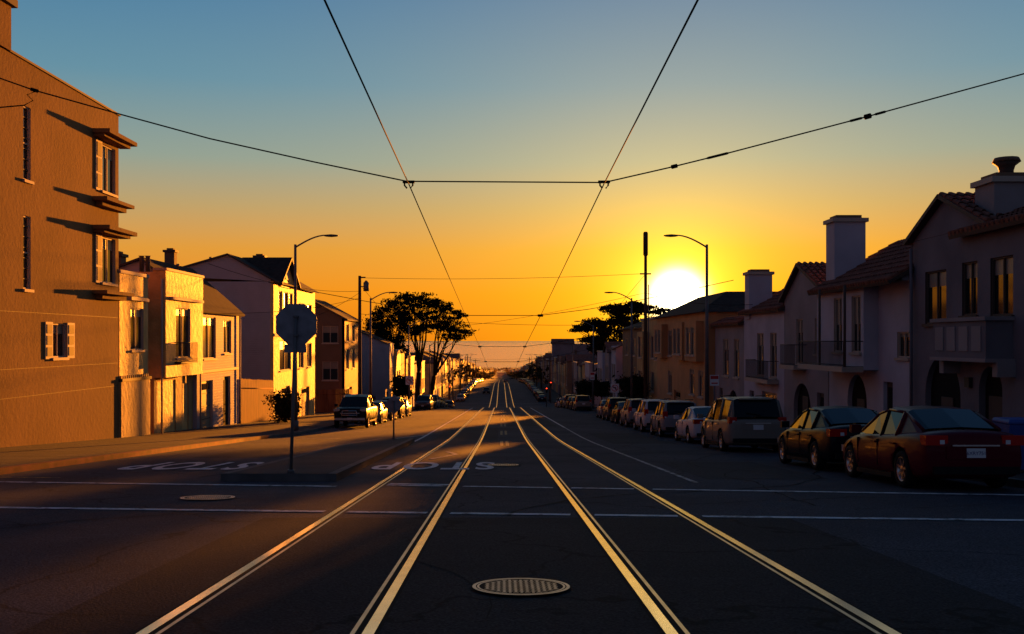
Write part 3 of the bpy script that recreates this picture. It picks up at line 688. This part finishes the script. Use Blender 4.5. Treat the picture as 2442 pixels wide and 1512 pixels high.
def upole(x,y,ztop,cross=True,can=False,r=.16,name='utility_pole'):
    b=MB(); z=g(y); b.tube([(x,y,z-.3),(x,y,ztop)],[r*1.15,r*.8],'wood',10)
    if cross:
        b.box(x-.9,x+.9,y-.07,y+.07,ztop-.75,ztop-.62,'wood')
        for q in(-.8,-.4,.4,.8): b.tube([(x+q,y,ztop-.62),(x+q,y,ztop-.45)],.045,'galv',6)
    if can:
        b.tube([(x+.48,y,ztop-1.15),(x+.48,y,ztop-.5)],.21,'galv',12); b.tube([(x+.48,y,ztop-.5),(x+.48,y,ztop-.35)],[.18,.06],'galv',8); b.tube([(x,y,ztop-.8),(x+.35,y,ztop-.8)],.04,'galv',6)
        b.box(x-.04,x+.5,y-.5,y-.42,ztop-.2,ztop-.1,'wood'); b.tube([(x,y,ztop-.15),(x,y-.5,ztop-.15)],.04,'wood',5)
    return b
upole(-10.6,76.8,4.85,False,True,.14).make('utility_pole')
b=upole(10.3,73,6.2,False,False,.13); b.tube([(10.3,73,6.0),(10.3,73,6.1),(10.3,73,7.65),(10.3,73,7.75)],[.1,.17,.17,.12],'wood',8); b.box(9.9,10.7,72.95,73.05,4.7,4.8,'wood')
b.tube([(10.5,73,g(73)),(10.5,73,4)],.04,'galv',6); b.make('utility_pole')
for x,y in((-10.4,205),(10.4,218),(-10.4,260),(10.4,300),(-10.5,320),(10.5,380),(-10.5,420)): upole(x,y,g(y)+9.5).make('utility_pole')
def spanpole(x,y,h=8):
    b=MB(); z=g(y)+.1; b.tube([(x,y,z),(x,y,z+h)],[.16,.11],'galv',12); b.tube([(x,y,z+h),(x,y,z+h+.15)],[.14,.03],'galv',12); b.tube([(x,y,z),(x,y,z+.4)],.22,'galv',12); b.make('trolley_wire_pole')
spanpole(-11.6,17.5,8.2); spanpole(10.6,17.5,8.0)

def wiremesh(name,runs,k='wire'):
    b=MB()
    for pts,r in runs: b.tube(pts,r,k,8)
    return b
runs=[]
ZW=[(-20,4.6),(9.1,3.05),(17.5,2.68),(45.8,1.10),(76,-.48),(105,-2.2),(135,-3.9),(165,-6.2),(200,-7.6),(260,-8.5),(340,-9.4),(450,-13),(600,-18.3),(800,-25)]
for x in(-1.58,1.76):
    for (a,za),(c,zc) in zip(ZW,ZW[1:]): runs.append(([(x,a,za),(x,c,zc)],.0105 if a<40 else .014))
wiremesh('w',runs).make('trolley_contact_wire')
SP=[(-11.6,5.45),(-8.56,4.48),(-7.99,4.28),(-6.56,3.88),(-4.98,3.45),(-3.19,3.05),(-1.61,2.72),(1.76,2.70),(2.94,2.97),(3.83,3.19),(6.27,3.83),(8.94,4.56),(10.6,5.05)]
b=wiremesh('w',[([(x,17.5,z) for x,z in SP],.012)])
def turn(b,p,q,r):
    p=Vector(p);q=Vector(q); b.tube([p,p.lerp(q,.1),p.lerp(q,.5),p.lerp(q,.9),q],[.01,r,r,r,.01],'wire',8)
def onspan(x):
    for (a,za),(c,zc) in zip(SP,SP[1:]):
        if a<=x<=c: return (x,17.5,za+(zc-za)*(x-a)/(c-a))
turn(b,onspan(2.9),onspan(3.02),.035); turn(b,onspan(3.5),onspan(3.9),.022); turn(b,onspan(5.95),onspan(6.18),.022); turn(b,onspan(6.2),onspan(6.33),.045); turn(b,onspan(6.38),onspan(6.58),.022); turn(b,onspan(-8.05),onspan(-7.9),.03)
for x in(-1.58,1.76):
    for d in(-.07,.07): b.tube([(x+d,17.5,2.72),(x+d,17.5,2.65),(x+d*.4,17.5,2.60)],.016,'wire',6)
    b.box(x-.1,x+.1,17.46,17.54,2.69,2.73,'wire')
b.tube([(-7.95,17.5,4.26),(-8.1,17.5,4.2),(-8.0,17.5,4.1),(-8.15,17.5,4.02),(-8.6,17.5,3.98),(-9.6,17.5,3.9)],.012,'wire',6)
b.make('span_wire')
def span(y,zc,zl,zr,xl=-10.4,xr=10.4,r=.016):
    b=MB(); pts=[(xl,y,zl)]+[(xl+( -1.58-xl)*t,y,zl+(zc-zl)*(1-(1-t)**1.25)) for t in(.25,.5,.75)]+[(-1.58,y,zc),(1.76,y,zc)]+[(1.76+(xr-1.76)*t,y,zc+(zr-zc)*t**1.25) for t in(.25,.5,.75)]+[(xr,y,zr)]
    b.tube(pts,r,'wire',6)
    for x in(-1.58,1.76): b.box(x-.12,x+.12,y-.03,y+.03,zc-.06,zc+.05,'wire')
    b.tube([(xr-4.7,y,zc+(zr-zc)*.38),(xr-4.5,y,zc+(zr-zc)*.40)],.035,'wire',6); b.make('span_wire')
span(45.8,1.12,2.6,2.7); span(76,-.45,.6,1.1); span(105,-2.15,-.9,-.6); span(135,-3.85,-2.8,-2.6); span(165,-6.1,-5,-5); span(200,-7.5,-6.5,-6.4); span(260,-8.4,-7.5,-7.4); span(340,-9.3,-8.3,-8.2)
def sag(p,q,s,r=.013):
    p=Vector(p);q=Vector(q); return ([p.lerp(q,t)-Vector((0,0,4*s*t*(1-t))) for t in[i/10 for i in range(11)]],r)
W=[sag((-10.5,76.8,4.7),(9.9,73,4.75),.2),sag((-10.6,76.8,3.7),(-16,56,4.2),.5),sag((-10.6,76.8,3.2),(-15.8,60,1.6),.3),sag((-10.6,76.8,3.6),(-15.9,84,1.8),.2),
   sag((-10.6,76.8,4.2),(-10.4,205,-4.2),1.6),sag((10.3,73,4.75),(10.4,218,-4.5),1.6),sag((-10.6,76.8,2.0),(10.3,73,1.2),.4),sag((10.3,73,3.4),(14,57,2.0),.3),sag((10.3,73,3.4),(-10.4,116,1.2),.5),
   sag((-10.4,205,-4),(10.4,218,-4.2),.5),sag((10.4,218,-4.2),(-10.4,260,-4.8),.5),sag((-10.4,260,-4.5),(10.4,300,-5),.5),sag((10.4,300,-5),(-10.5,320,-5.4),.5),sag((-10.4,205,-4.2),(-10.4,260,-4.5),.6),sag((10.4,218,-4.2),(10.4,300,-4.8),1)]
wiremesh('w',W).make('utility_wires')

def backsign(x,y,zc,shape,r,h0=.15,plate=False,tilt=.0):
    b=MB(); z=g(y)+h0
    b.tube([(x-tilt,y,z-.1),(x,y,zc+r*.4)],.034,'galv',10); b.tube([(x-tilt,y,z),(x-tilt,y,z+.06)],.07,'galv',10)
    n={'oct':8,'dia':4}[shape]; off=math.pi/8 if n==8 else 0
    ring=[(x+r*math.cos(off+2*math.pi*i/n),zc+r*math.sin(off+2*math.pi*i/n)) for i in range(n)]
    yy=y+.045
    b.poly([(a,yy,c) for a,c in ring],'signback'); b.poly([(a,yy+.006,c) for a,c in ring][::-1],'redp' if n==8 else 'yellow')
    for i in range(n): j=(i+1)%n; b.poly([(ring[i][0],yy,ring[i][1]),(ring[j][0],yy,ring[j][1]),(ring[j][0],yy+.006,ring[j][1]),(ring[i][0],yy+.006,ring[i][1])],'signback')
    for dz in(-r*.5,r*.35): b.box(x-.05,x+.05,y-.04,y+.044,zc+dz-.02,zc+dz+.02,'galv')
    if plate: b.box(x-.235,x+.2,yy,yy+.006,zc-.56,zc-.40,'signback')
    b.make('stop_sign' if n==8 else 'warning_sign')
backsign(-4.07,20.3,.32,'oct',.44,plate=True,tilt=.1); backsign(-4.3,41,-2.57,'dia',.41)
def frontsign(x,y,zc,w,h,kind,pole=True):
    b=MB(); z=g(y)
    if pole: b.tube([(x,y+.05,z),(x,y+.05,zc+h/2)],.035,'galv',8)
    b.box(x-w/2,x+w/2,y,y+.01,zc-h/2,zc+h/2,'whtp')
    if kind=='noturn':
        n=28; r=w*.40
        b.grid([[(x+q*math.cos(t),y-.004,zc+q*math.sin(t)) for t in[2*math.pi*i/n for i in range(n+1)]] for q in(r*.82,r)],'redp',closed=False)
        b.tube([(x-r*.6,y-.006,zc+r*.6),(x+r*.6,y-.006,zc-r*.6)],.03*w/.75,'redp',4)
        b.tube([(x+r*.3,y-.002,zc-r*.55),(x+r*.3,y-.002,zc+r*.25),(x-r*.4,y-.002,zc+r*.25)],.035,'blk',4); b.poly([(x-r*.65,y-.004,zc+r*.25),(x-r*.35,y-.004,zc+r*.5),(x-r*.35,y-.004,zc)],'blk')
        b.make('no_left_turn_sign')
    else:
        b.box(x-w*.44,x+w*.44,y-.004,y-.001,zc+h*.12,zc+h*.42,'redp'); b.box(x-w*.35,x+w*.35,y-.004,y-.001,zc-.32*h,zc-.2*h,'redp'); b.make('parking_sign')
frontsign(-9.4,105,-4.1,.78,.9,'noturn'); frontsign(9.55,86,-4.0,.7,.75,'noturn'); frontsign(9.9,47.5,-1.85,.42,.5,'park'); frontsign(10.3,115.5,-4.0,.5,.9,'park')
def signal(x,y,zc):
    b=MB(); z=g(y); b.tube([(x,y,z),(x,y,zc-.5)],[.09,.07],'dkpole',8); b.box(x-.17,x+.17,y-.15,y+.15,zc-.5,zc+.5,'blk')
    for i,k in enumerate(('dark','dark','sigred')): b.tube([(x,y-.15,zc-.33+i*.33),(x,y-.17,zc-.33+i*.33)],.11,k,12); b.tube([(x,y-.16,zc-.2+i*.33),(x,y-.36,zc-.2+i*.33)],[.1,.08],'blk',8)
    b.make('traffic_signal')
m,n,l,bs=nt('red_signal_lens'); bs.inputs['Base Color'].default_value=(.8,.02,.01,1); bs.inputs['Emission Color'].default_value=(1,.04,.01,1); bs.inputs['Emission Strength'].default_value=6; M['sigred']=m
signal(-9.6,192,g(192)+3.6); signal(8.7,196,g(196)+3.2); signal(10.4,214,g(214)+4)
b=MB(); x,y=10.35,20.6; z=g(y)+.14
b.grid([[(x-w,y-d,z+h),(x+w,y-d,z+h),(x+w,y+d,z+h),(x-w,y+d,z+h)] for w,d,h in((.22,.24,.08),(.25,.28,.5),(.29,.33,.98),(.31,.35,1.0),(.31,.35,1.03),(.28,.32,1.08))],'bin',sm=False)
for s in(-1,1): b.tube([(x+s*.2,y+.27,z+.12),(x+s*.27,y+.27,z+.12)],.12,'tyre',12)
b.tube([(x-.25,y+.4,z+1.0),(x+.25,y+.4,z+1.0)],.02,'blk',6); b.make('recycling_bin')

# ------------------------------------------------------------------ cars
def revolve(b,xc,yc,zc,prof,k,n=28):
    b.grid([[(xc+px,yc+pr*math.cos(t),zc+pr*math.sin(t)) for t in[2*math.pi*i/n for i in range(n)]] for px,pr in prof],k,closed=True,cap=False)
def wheel(b,s,x,y,r):
    revolve(b,x,y,r,[(-s*.20,r*.6),(-s*.2,r*.93),(-s*.17,r),(-s*.03,r),(0,r*.95),(.0,r*.68),(-s*.02,r*.66)],'tyre')
    revolve(b,x,y,r,[(-s*.018,r*.68),(-s*.005,r*.66),(-s*.02,r*.60),(-s*.10,r*.58)],'chrome')
    revolve(b,x,y,r,[(-s*.10,r*.60),(-s*.10,.001)],'blk')
    for i in range(7):
        t=2*math.pi*i/7+.3; c,sn=math.cos(t),math.sin(t); w=.03
        p=lambda rr,o,dx:(x-s*dx,y+rr*c-o*sn,r+rr*sn+o*c)
        b.poly([p(.04,-w,.03),p(r*.62,-w*.8,.02),p(r*.62,w*.8,.02),p(.04,w,.03)],'chrome')
    revolve(b,x,y,r,[(-s*.02,.06),(-s*.01,.001)],'chrome',10)
CARS={
'sedan':dict(L=4.7,W=.91,wr=.33,wy=(1.42,-1.32),
 st=[(2.35,.60,.36,.58,.60),(2.26,.76,.22,.66,.70),(1.95,.86,.18,.76,.81),(1.4,.90,.18,.87,.92),(.9,.91,.18,.92,.98),(0,.91,.18,.94,.97),(-.9,.91,.18,.97,1.0),(-1.6,.90,.18,1.0,1.05),(-2.05,.87,.2,1.0,1.07),(-2.27,.83,.26,.97,1.03),(-2.34,.76,.36,.84,.88)],
 gh=[(1.12,.78,.93,.70,.95),(.28,.82,.94,.62,1.37),(-.25,.83,.95,.62,1.45),(-1.0,.82,.97,.60,1.40),(-1.82,.76,1.0,.64,1.07)],rear=3,tail=(.46,.835,.79,.96,-2.325),plate=(.66,-2.345)),
'suv':dict(L=4.6,W=.91,wr=.36,wy=(1.36,-1.30),
 st=[(2.28,.66,.42,.72,.74),(2.2,.80,.28,.84,.88),(1.9,.88,.24,.95,1.0),(1.3,.91,.24,1.02,1.07),(0,.91,.24,1.04,1.06),(-1.2,.91,.24,1.06,1.08),(-1.9,.89,.24,1.07,1.08),(-2.2,.85,.28,1.04,1.05),(-2.28,.78,.42,.92,.93)],
 gh=[(1.15,.80,1.03,.72,1.05),(.45,.84,1.04,.64,1.55),(-.2,.85,1.05,.66,1.68),(-1.0,.85,1.06,.66,1.68),(-1.9,.82,1.07,.62,1.62),(-2.18,.78,1.05,.66,1.10)],rear=4,tail=(.64,.85,.88,1.2,-2.24),plate=(.78,-2.285)),
'van':dict(L=5.1,W=.98,wr=.35,wy=(1.55,-1.45),
 st=[(2.52,.70,.38,.66,.70),(2.42,.86,.22,.78,.84),(2.0,.95,.19,.94,1.0),(1.5,.98,.19,1.02,1.08),(0,.98,.19,1.05,1.07),(-1.5,.98,.19,1.07,1.09),(-2.2,.96,.2,1.08,1.09),(-2.5,.91,.25,1.05,1.06),(-2.57,.84,.38,.94,.95)],
 gh=[(1.85,.82,1.03,.74,1.05),(.85,.89,1.05,.68,1.62),(0,.91,1.06,.71,1.76),(-1.1,.91,1.06,.71,1.77),(-2.2,.88,1.07,.68,1.70),(-2.48,.84,1.05,.72,1.12)],rear=4,tail=(.66,.91,.92,1.12,-2.52),plate=(.80,-2.575)),
'truck':dict(L=5.7,W=1.0,wr=.40,wy=(1.85,-1.75),
 st=[(2.82,.86,.50,1.05,1.08),(2.76,.94,.40,1.14,1.17),(2.3,.98,.38,1.18,1.22),(1.3,1.0,.38,1.22,1.26),(0,1.0,.38,1.24,1.26),(-.7,1.0,.38,1.25,1.26),(-1.8,1.0,.40,1.25,1.255),(-2.75,.99,.42,1.25,1.255),(-2.83,.96,.46,1.22,1.225)],
 gh=[(1.35,.86,1.22,.78,1.24),(.65,.90,1.23,.70,1.80),(-.1,.92,1.24,.72,1.93),(-.7,.92,1.25,.72,1.93),(-1.0,.90,1.25,.72,1.30)],rear=3,tail=(.84,.985,.85,1.2,-2.80),plate=(.62,-2.85)),
}
def carmesh(kind):
    c=CARS[kind]; me=bpy.data.meshes.new('t'); V=[];F=[]
    for (y,w,zb,zs,zt) in c['st']:
        h=[(0,zb),(w*.8,zb),(w*.95,zb+.05),(w,zb+.3*(zs-zb)),(w*.995,zb+.68*(zs-zb)),(w*.955,zs-.05),(w*.87,zs+.005),(w*.5,zs*.35+zt*.65),(0,zt)]
        V+=[(x,y,z) for x,z in h]+[(-x,y,z) for x,z in h[-2:0:-1]]
    n=16
    for i in range(len(c['st'])-1):
        for j in range(n): F.append((i*n+j,i*n+(j+1)%n,(i+1)*n+(j+1)%n,(i+1)*n+j))
    F.append(tuple(range(n))[::-1]); k=(len(c['st'])-1)*n; F.append(tuple(range(k,k+n)))
    me.from_pydata(V,[],F); me.materials.append(M['chrome']); me.materials.append(M['blk'])
    for p in me.polygons: p.use_smooth=True
    import bmesh
    bm=bmesh.new(); bm.from_mesh(me); bmesh.ops.recalc_face_normals(bm,faces=bm.faces); bm.to_mesh(me); bm.free()
    o=bpy.data.objects.new('t',me); scene.collection.objects.link(o)
    sb=o.modifiers.new('s','SUBSURF'); sb.levels=2; sb.render_levels=2
    cut=[]
    for wy in c['wy']:
        for s in(-1,1):
            cb=MB(); r=c['wr']+.055; N=32; x0,x1=s*.58,s*1.3
            cb.grid([[(x,wy+r*math.cos(t),c['wr']+.01+r*math.sin(t)) for t in[2*math.pi*i/N for i in range(N)]] for x in(x0,x1)],'blk',sm=False)
            cm=cb.mesh('c'); bm=bmesh.new(); bm.from_mesh(cm); bmesh.ops.recalc_face_normals(bm,faces=bm.faces); bm.to_mesh(cm); bm.free()
            cm.materials.clear(); cm.materials.append(M['chrome']); cm.materials.append(M['blk'])
            for p in cm.polygons: p.material_index=1
            co=bpy.data.objects.new('c',cm); scene.collection.objects.link(co); cut.append(co)
            bo=o.modifiers.new('b','BOOLEAN'); bo.operation='DIFFERENCE'; bo.object=co; bo.solver='EXACT'
    bpy.context.view_layer.update()
    em=bpy.data.meshes.new_from_object(o.evaluated_get(bpy.context.evaluated_depsgraph_get()))
    for q in cut+[o]: bpy.data.objects.remove(q)
    b=MB(); b.mi('PAINT'); b.addmesh(em,['PAINT','blk'])
    G=c['gh']; RR=[]
    for (y,wb,zb,wr_,zr) in G:
        e=min(.06,(zr-zb)*.4)
        h=[(wb,y,zb-.06),(wr_+.035,y,zr-e),(wr_-.07,y,zr-.004),(0,y,zr+.022)]
        RR.append(h+[(-p[0],p[1],p[2]) for p in h[-2::-1]])
    for i in range(len(G)-1):
        for j in range(6):
            side=j in(0,5); k='PAINT'
            if side: k='cglass' if i!=c['rear'] else 'PAINT'
            elif i==0: k='cglass'
            elif i==c['rear']: k='cglass'
            b.poly([RR[i][j],RR[i][j+1],RR[i+1][j+1],RR[i+1][j]],k,not side)
    for s in(-1,1):
        jj=1 if s>0 else 5
        off=lambda p,q:(p[0]+s*q,p[1],p[2])
        for i in range(len(G)-1): b.tube([off(RR[i][jj],-.005),off(RR[i+1][jj],-.005)],.03,'PAINT',6)
        for i in range(2,len(G)-1):
            j0=0 if s>0 else 6
            b.tube([off(RR[i][j0],.0),off(RR[i][jj],.0)],.035 if i==2 else .05,'blk' if i==2 else 'PAINT',6)
        b.box(*sorted((s*(c['W']-.03),s*(c['W']+.16))),G[0][0]-.42,G[0][0]-.28,G[0][2]+.0,G[0][2]+.16,'PAINT')
        for yy in(-.05,-1.0): b.box(*sorted((s*(c['W']-.02),s*(c['W']+.025))),yy-.1,yy+.08,G[1][2]-.17,G[1][2]-.14,'chrome' if kind!='sedan' else 'PAINT')
        for yy in(.88 if kind!='van' else 1.0,-.2): b.box(*sorted((s*(c['W']*.9),s*(c['W']+.002))),yy-.006,yy+.006,.35,G[1][2]-.1,'blk')
        b.box(*sorted((s*(c['W']-.12),s*(c['W']-.01))),c['wy'][1]+.45,c['wy'][0]-.45,c['st'][4][2]-.03,c['st'][4][2]+.06,'blk')
        for wy in c['wy']: wheel(b,s,s*(c['W']-.015),wy,c['wr'])
        t=c['tail']; b.box(*sorted((s*t[0],s*t[1])),t[4],t[4]+.26,t[2],t[3],'tail')
        b.box(*sorted((s*(t[0]+.06),s*(t[0]+.14))),t[4]-.004,t[4]+.1,t[2]+.02,t[2]+.09,'plate')
        f=c['st'][1]; b.box(*sorted((s*(f[1]-.36),s*(f[1]-.0))),f[0]-.14,f[0]+.045,f[3]-.16,f[3]-.02,'head')
    yb=c['plate'][1]; zb=c['plate'][0]; f=c['st'][0]
    b.box(-.16,.16,yb-.012,yb+.08,zb-.08,zb+.08,'plate')
    b.box(-.5,.5,yb-.004,yb+.1,zb-.1,zb+.11,'PAINT'); b.box(-c['st'][-1][1]*.95,c['st'][-1][1]*.95,yb-.03,yb+.16,c['st'][-1][2]-.06,c['st'][-1][2]+.07,'blk')
    b.box(-.4,.4,yb-.02,yb,zb+.115,zb+.14,'chrome')
    fw=.42 if kind!='truck' else .55
    b.box(-fw,fw,f[0]-.1,f[0]+.02,f[3]-.2 if kind!='truck' else f[3]-.36,f[3]-.03,'blk')
    b.box(-fw,fw,f[0],f[0]+.03,f[3]-.14 if kind!='truck' else f[3]-.21,f[3]-.11 if kind!='truck' else f[3]-.16,'chrome')
    b.box(-f[1],f[1],f[0]-.12,f[0]+.05,f[2]-.03,f[2]+.1,'chrome' if kind=='truck' else 'blk')
    b.box(-.15,.15,f[0]+.045,f[0]+.06,f[2]+.0,f[2]+.12,'plate')
    if kind in('suv','van'):
        for s in(-1,1): b.tube([(s*.6,.2,G[2][4]+.06),(s*.6,-1.8,G[3][4]+.05)],.018,'blk',5)
        b.box(-.5,.5,G[4][0]-.12,G[4][0]+.1,G[4][4]-.03,G[4][4]+.015,'PAINT')
        b.tube([(0.1,G[5][0]-.005,G[5][4]+.06),(-.35,G[5][0]+.02,G[5][4]+.13)],.012,'blk',4)
    if kind=='truck':
        b.box(-.86,.86,-2.7,-1.1,1.256,1.262,'dark')
        for s in(-1,1): b.tube([(s*.45,f[0]+.02,.6),(s*.45,f[0]+.22,.62),(s*.4,f[0]+.24,1.0)],.03,'chrome',6)
        b.tube([(-.4,f[0]+.24,1.0),(.4,f[0]+.24,1.0)],.03,'chrome',6); b.tube([(-.45,f[0]+.23,.75),(.45,f[0]+.23,.75)],.03,'chrome',6)
    return b
CB={k:carmesh(k) for k in CARS}; CM={}
COL={'maroon':(.085,.005,.013),'black':(.005,.005,.009),'tan':(.20,.17,.14),'white':(.50,.48,.50),'silver':(.22,.21,.22),'grey':(.07,.07,.075),'blue':(.02,.03,.08),'dark':(.012,.012,.016),'red':(.16,.012,.01)}
PM={k:paint('car_paint_'+k,v) for k,v in COL.items()}
def car(kind,col,x,y,face=1,name=None):
    if (kind,col) not in CM:
        b=CB[kind]; sv=b.mats; b.mats=[PM[col] if q=='PAINT' else q for q in sv]; CM[(kind,col)]=b.mesh('car_body'); b.mats=sv
    o=bpy.data.objects.new(name or {'truck':'pickup_truck','van':'parked_minivan','suv':'parked_suv','sedan':'parked_car'}[kind],CM[(kind,col)]); scene.collection.objects.link(o)
    ry=Matrix.Rotation(math.atan(slope(y)),4,'X'); rz=Matrix.Rotation(0 if face>0 else math.pi,4,'Z')
    o.matrix_world=Matrix.Translation((x,y,g(y)+.004))@ry@rz@Matrix.Rotation(U(-.01,.01),4,'Z'); return o
near=car('sedan','maroon',8.08,19.7); car('sedan','black',8.08,24.8); car('van','tan',8.12,34.8); car('sedan','white',8.3,42.0)
car('suv','silver',8.25,48.9); car('suv','white',8.25,55.2); car('suv','silver',8.3,62.2); car('sedan','dark',8.4,68.6); car('suv','grey',8.5,75.4); car('sedan','silver',8.6,81.5)
for i,(k,c) in enumerate([('suv','tan'),('sedan','grey'),('sedan','dark'),('suv','silver'),('sedan','dark'),('sedan','white'),('suv','grey')]): car(k,c,8.75,111+i*6.3)
car('truck','dark',-8.7,61.5,-1)
for k,c,y in(('sedan','grey',68.5),('sedan','dark',75.2),('suv','dark',81.5),('sedan','grey',87.5),('suv','grey',116),('sedan','dark',122.5),('suv','silver',129),('sedan','dark',135.5),('sedan','grey',142),('sedan','dark',149),('suv','dark',170)): car(k,c,-8.7,y,-1)
y=222
while y<470:
    if R()<.8: car(random.choice(['sedan','suv']),random.choice(list(COL)),8.8,y)
    if R()<.8: car(random.choice(['sedan','suv']),random.choice(list(COL)),-8.8,y,-1)
    y+=6.6
car('suv','dark',-3.8,262,-1,'driving_car'); car('sedan','grey',1.8,420,1,'driving_car')
cu=bpy.data.curves.new('plate_lettering','FONT'); cu.body='6XRY751'; cu.align_x='CENTER'; cu.align_y='CENTER'; cu.size=.085; cu.extrude=.0005
o=bpy.data.objects.new('plate_lettering',cu); scene.collection.objects.link(o); cu.materials.append(M['ink'])
o.parent=near; o.matrix_local=Matrix.Translation((0,-2.36,.655))@Matrix.Rotation(math.pi/2,4,'X')

# ------------------------------------------------------------------ evening sea haze lying over the lower town
hm=bpy.data.materials.new('evening_haze'); hm.use_nodes=True; n=hm.node_tree.nodes; l=hm.node_tree.links
n.remove(n['Principled BSDF']); vs=n.new('ShaderNodeVolumeScatter'); vs.inputs['Density'].default_value=.00004; vs.inputs['Anisotropy'].default_value=.3; vs.inputs['Color'].default_value=(1,.6,.28,1)
l.new(vs.outputs[0],n['Material Output'].inputs['Volume']); M['haze']=hm
b=MB(); b.box(-700,700,150,3800,-130,-5,'haze'); b.make('haze')

# ------------------------------------------------------------------ sun and sky
az=math.radians(9.76); el=math.radians(2.35)
S=Vector((math.sin(az)*math.cos(el),math.cos(az)*math.cos(el),math.sin(el)))
sd=bpy.data.lights.new('sun','SUN'); sd.energy=12.5; sd.angle=math.radians(.6); sd.color=(1,.29,.02)
so=bpy.data.objects.new('sun',sd); scene.collection.objects.link(so); so.rotation_euler=S.to_track_quat('Z','Y').to_euler()
w=bpy.data.worlds.new('World'); scene.world=w; w.use_nodes=True; n=w.node_tree.nodes; l=w.node_tree.links; bg=n['Background']
tc=n.new('ShaderNodeTexCoord'); nv=n.new('ShaderNodeVectorMath'); nv.operation='NORMALIZE'; l.new(tc.outputs['Generated'],nv.inputs[0])
sx=n.new('ShaderNodeSeparateXYZ'); l.new(nv.outputs[0],sx.inputs[0])
def ramp(stops):
    r=n.new('ShaderNodeValToRGB'); e=r.color_ramp.elements
    while len(e)<len(stops): e.new(.5)
    for i,(p,c) in enumerate(stops): e[i].position=p; e[i].color=(*c,1)
    l.new(sx.outputs['Z'],r.inputs[0]); return r
front=ramp([(0,(.76,.18,.006)),(.045,(.85,.265,.012)),(.087,(.74,.32,.045)),(.127,(.50,.35,.15)),(.17,(.28,.35,.29)),(.24,(.125,.28,.37)),(.32,(.07,.21,.36)),(.5,(.025,.085,.20)),(1,(.012,.045,.12))])
back=ramp([(0,(.10,.095,.13)),(.1,(.11,.115,.16)),(.3,(.09,.11,.18)),(.6,(.03,.06,.13)),(1,(.012,.04,.11))])
dt=n.new('ShaderNodeVectorMath'); dt.operation='DOT_PRODUCT'; l.new(nv.outputs[0],dt.inputs[0]); dt.inputs[1].default_value=S
mr=n.new('ShaderNodeMapRange'); mr.interpolation_type='SMOOTHSTEP'; mr.inputs['From Min'].default_value=.1; mr.inputs['From Max'].default_value=.84; l.new(dt.outputs['Value'],mr.inputs['Value'])
mx=n.new('ShaderNodeMix'); mx.data_type='RGBA'; l.new(mr.outputs[0],mx.inputs['Factor']); l.new(back.outputs[0],mx.inputs['A']); l.new(front.outputs[0],mx.inputs['B'])
ac=n.new('ShaderNodeMath'); ac.operation='ARCCOSINE'; l.new(dt.outputs['Value'],ac.inputs[0])
cur=mx.outputs['Result']
def glow(scale,col,amp,cur,power=1):
    d=n.new('ShaderNodeMath'); d.operation='DIVIDE'; d.inputs[1].default_value=scale; l.new(ac.outputs[0],d.inputs[0])
    p=n.new('ShaderNodeMath'); p.operation='POWER'; p.inputs[1].default_value=power; l.new(d.outputs[0],p.inputs[0])
    q=n.new('ShaderNodeMath'); q.operation='MULTIPLY'; q.inputs[1].default_value=-1; l.new(p.outputs[0],q.inputs[0])
    e=n.new('ShaderNodeMath'); e.operation='EXPONENT'; l.new(q.outputs[0],e.inputs[0])
    v=n.new('ShaderNodeVectorMath'); v.operation='SCALE'; v.inputs[0].default_value=tuple(c*amp for c in col); l.new(e.outputs[0],v.inputs['Scale'])
    a=n.new('ShaderNodeVectorMath'); a.operation='ADD'; l.new(cur,a.inputs[0]); l.new(v.outputs[0],a.inputs[1]); return a.outputs[0]
cur=glow(.25,(1,.50,.0),.32,cur,1.4)
cur=glow(.10,(1,.60,.0),.62,cur,1.2)
cur=glow(.045,(1,.9,.08),.9,cur,1.6)
cur=glow(.0205,(1,.92,.6),9,cur,2.4)
l.new(cur,bg.inputs['Color']); bg.inputs['Strength'].default_value=1

# ------------------------------------------------------------------ camera
cd=bpy.data.cameras.new('camera'); cd.lens=36; cd.sensor_width=36; cd.clip_end=300000; cd.clip_start=.1
cd.shift_x=26/2442; cd.shift_y=56/2442
co=bpy.data.objects.new('camera',cd); scene.collection.objects.link(co); co.location=(0,0,0); co.rotation_euler=(math.pi/2,0,0)
scene.camera=co
scene.view_settings.view_transform='Standard'; scene.view_settings.look='None'; scene.view_settings.exposure=0
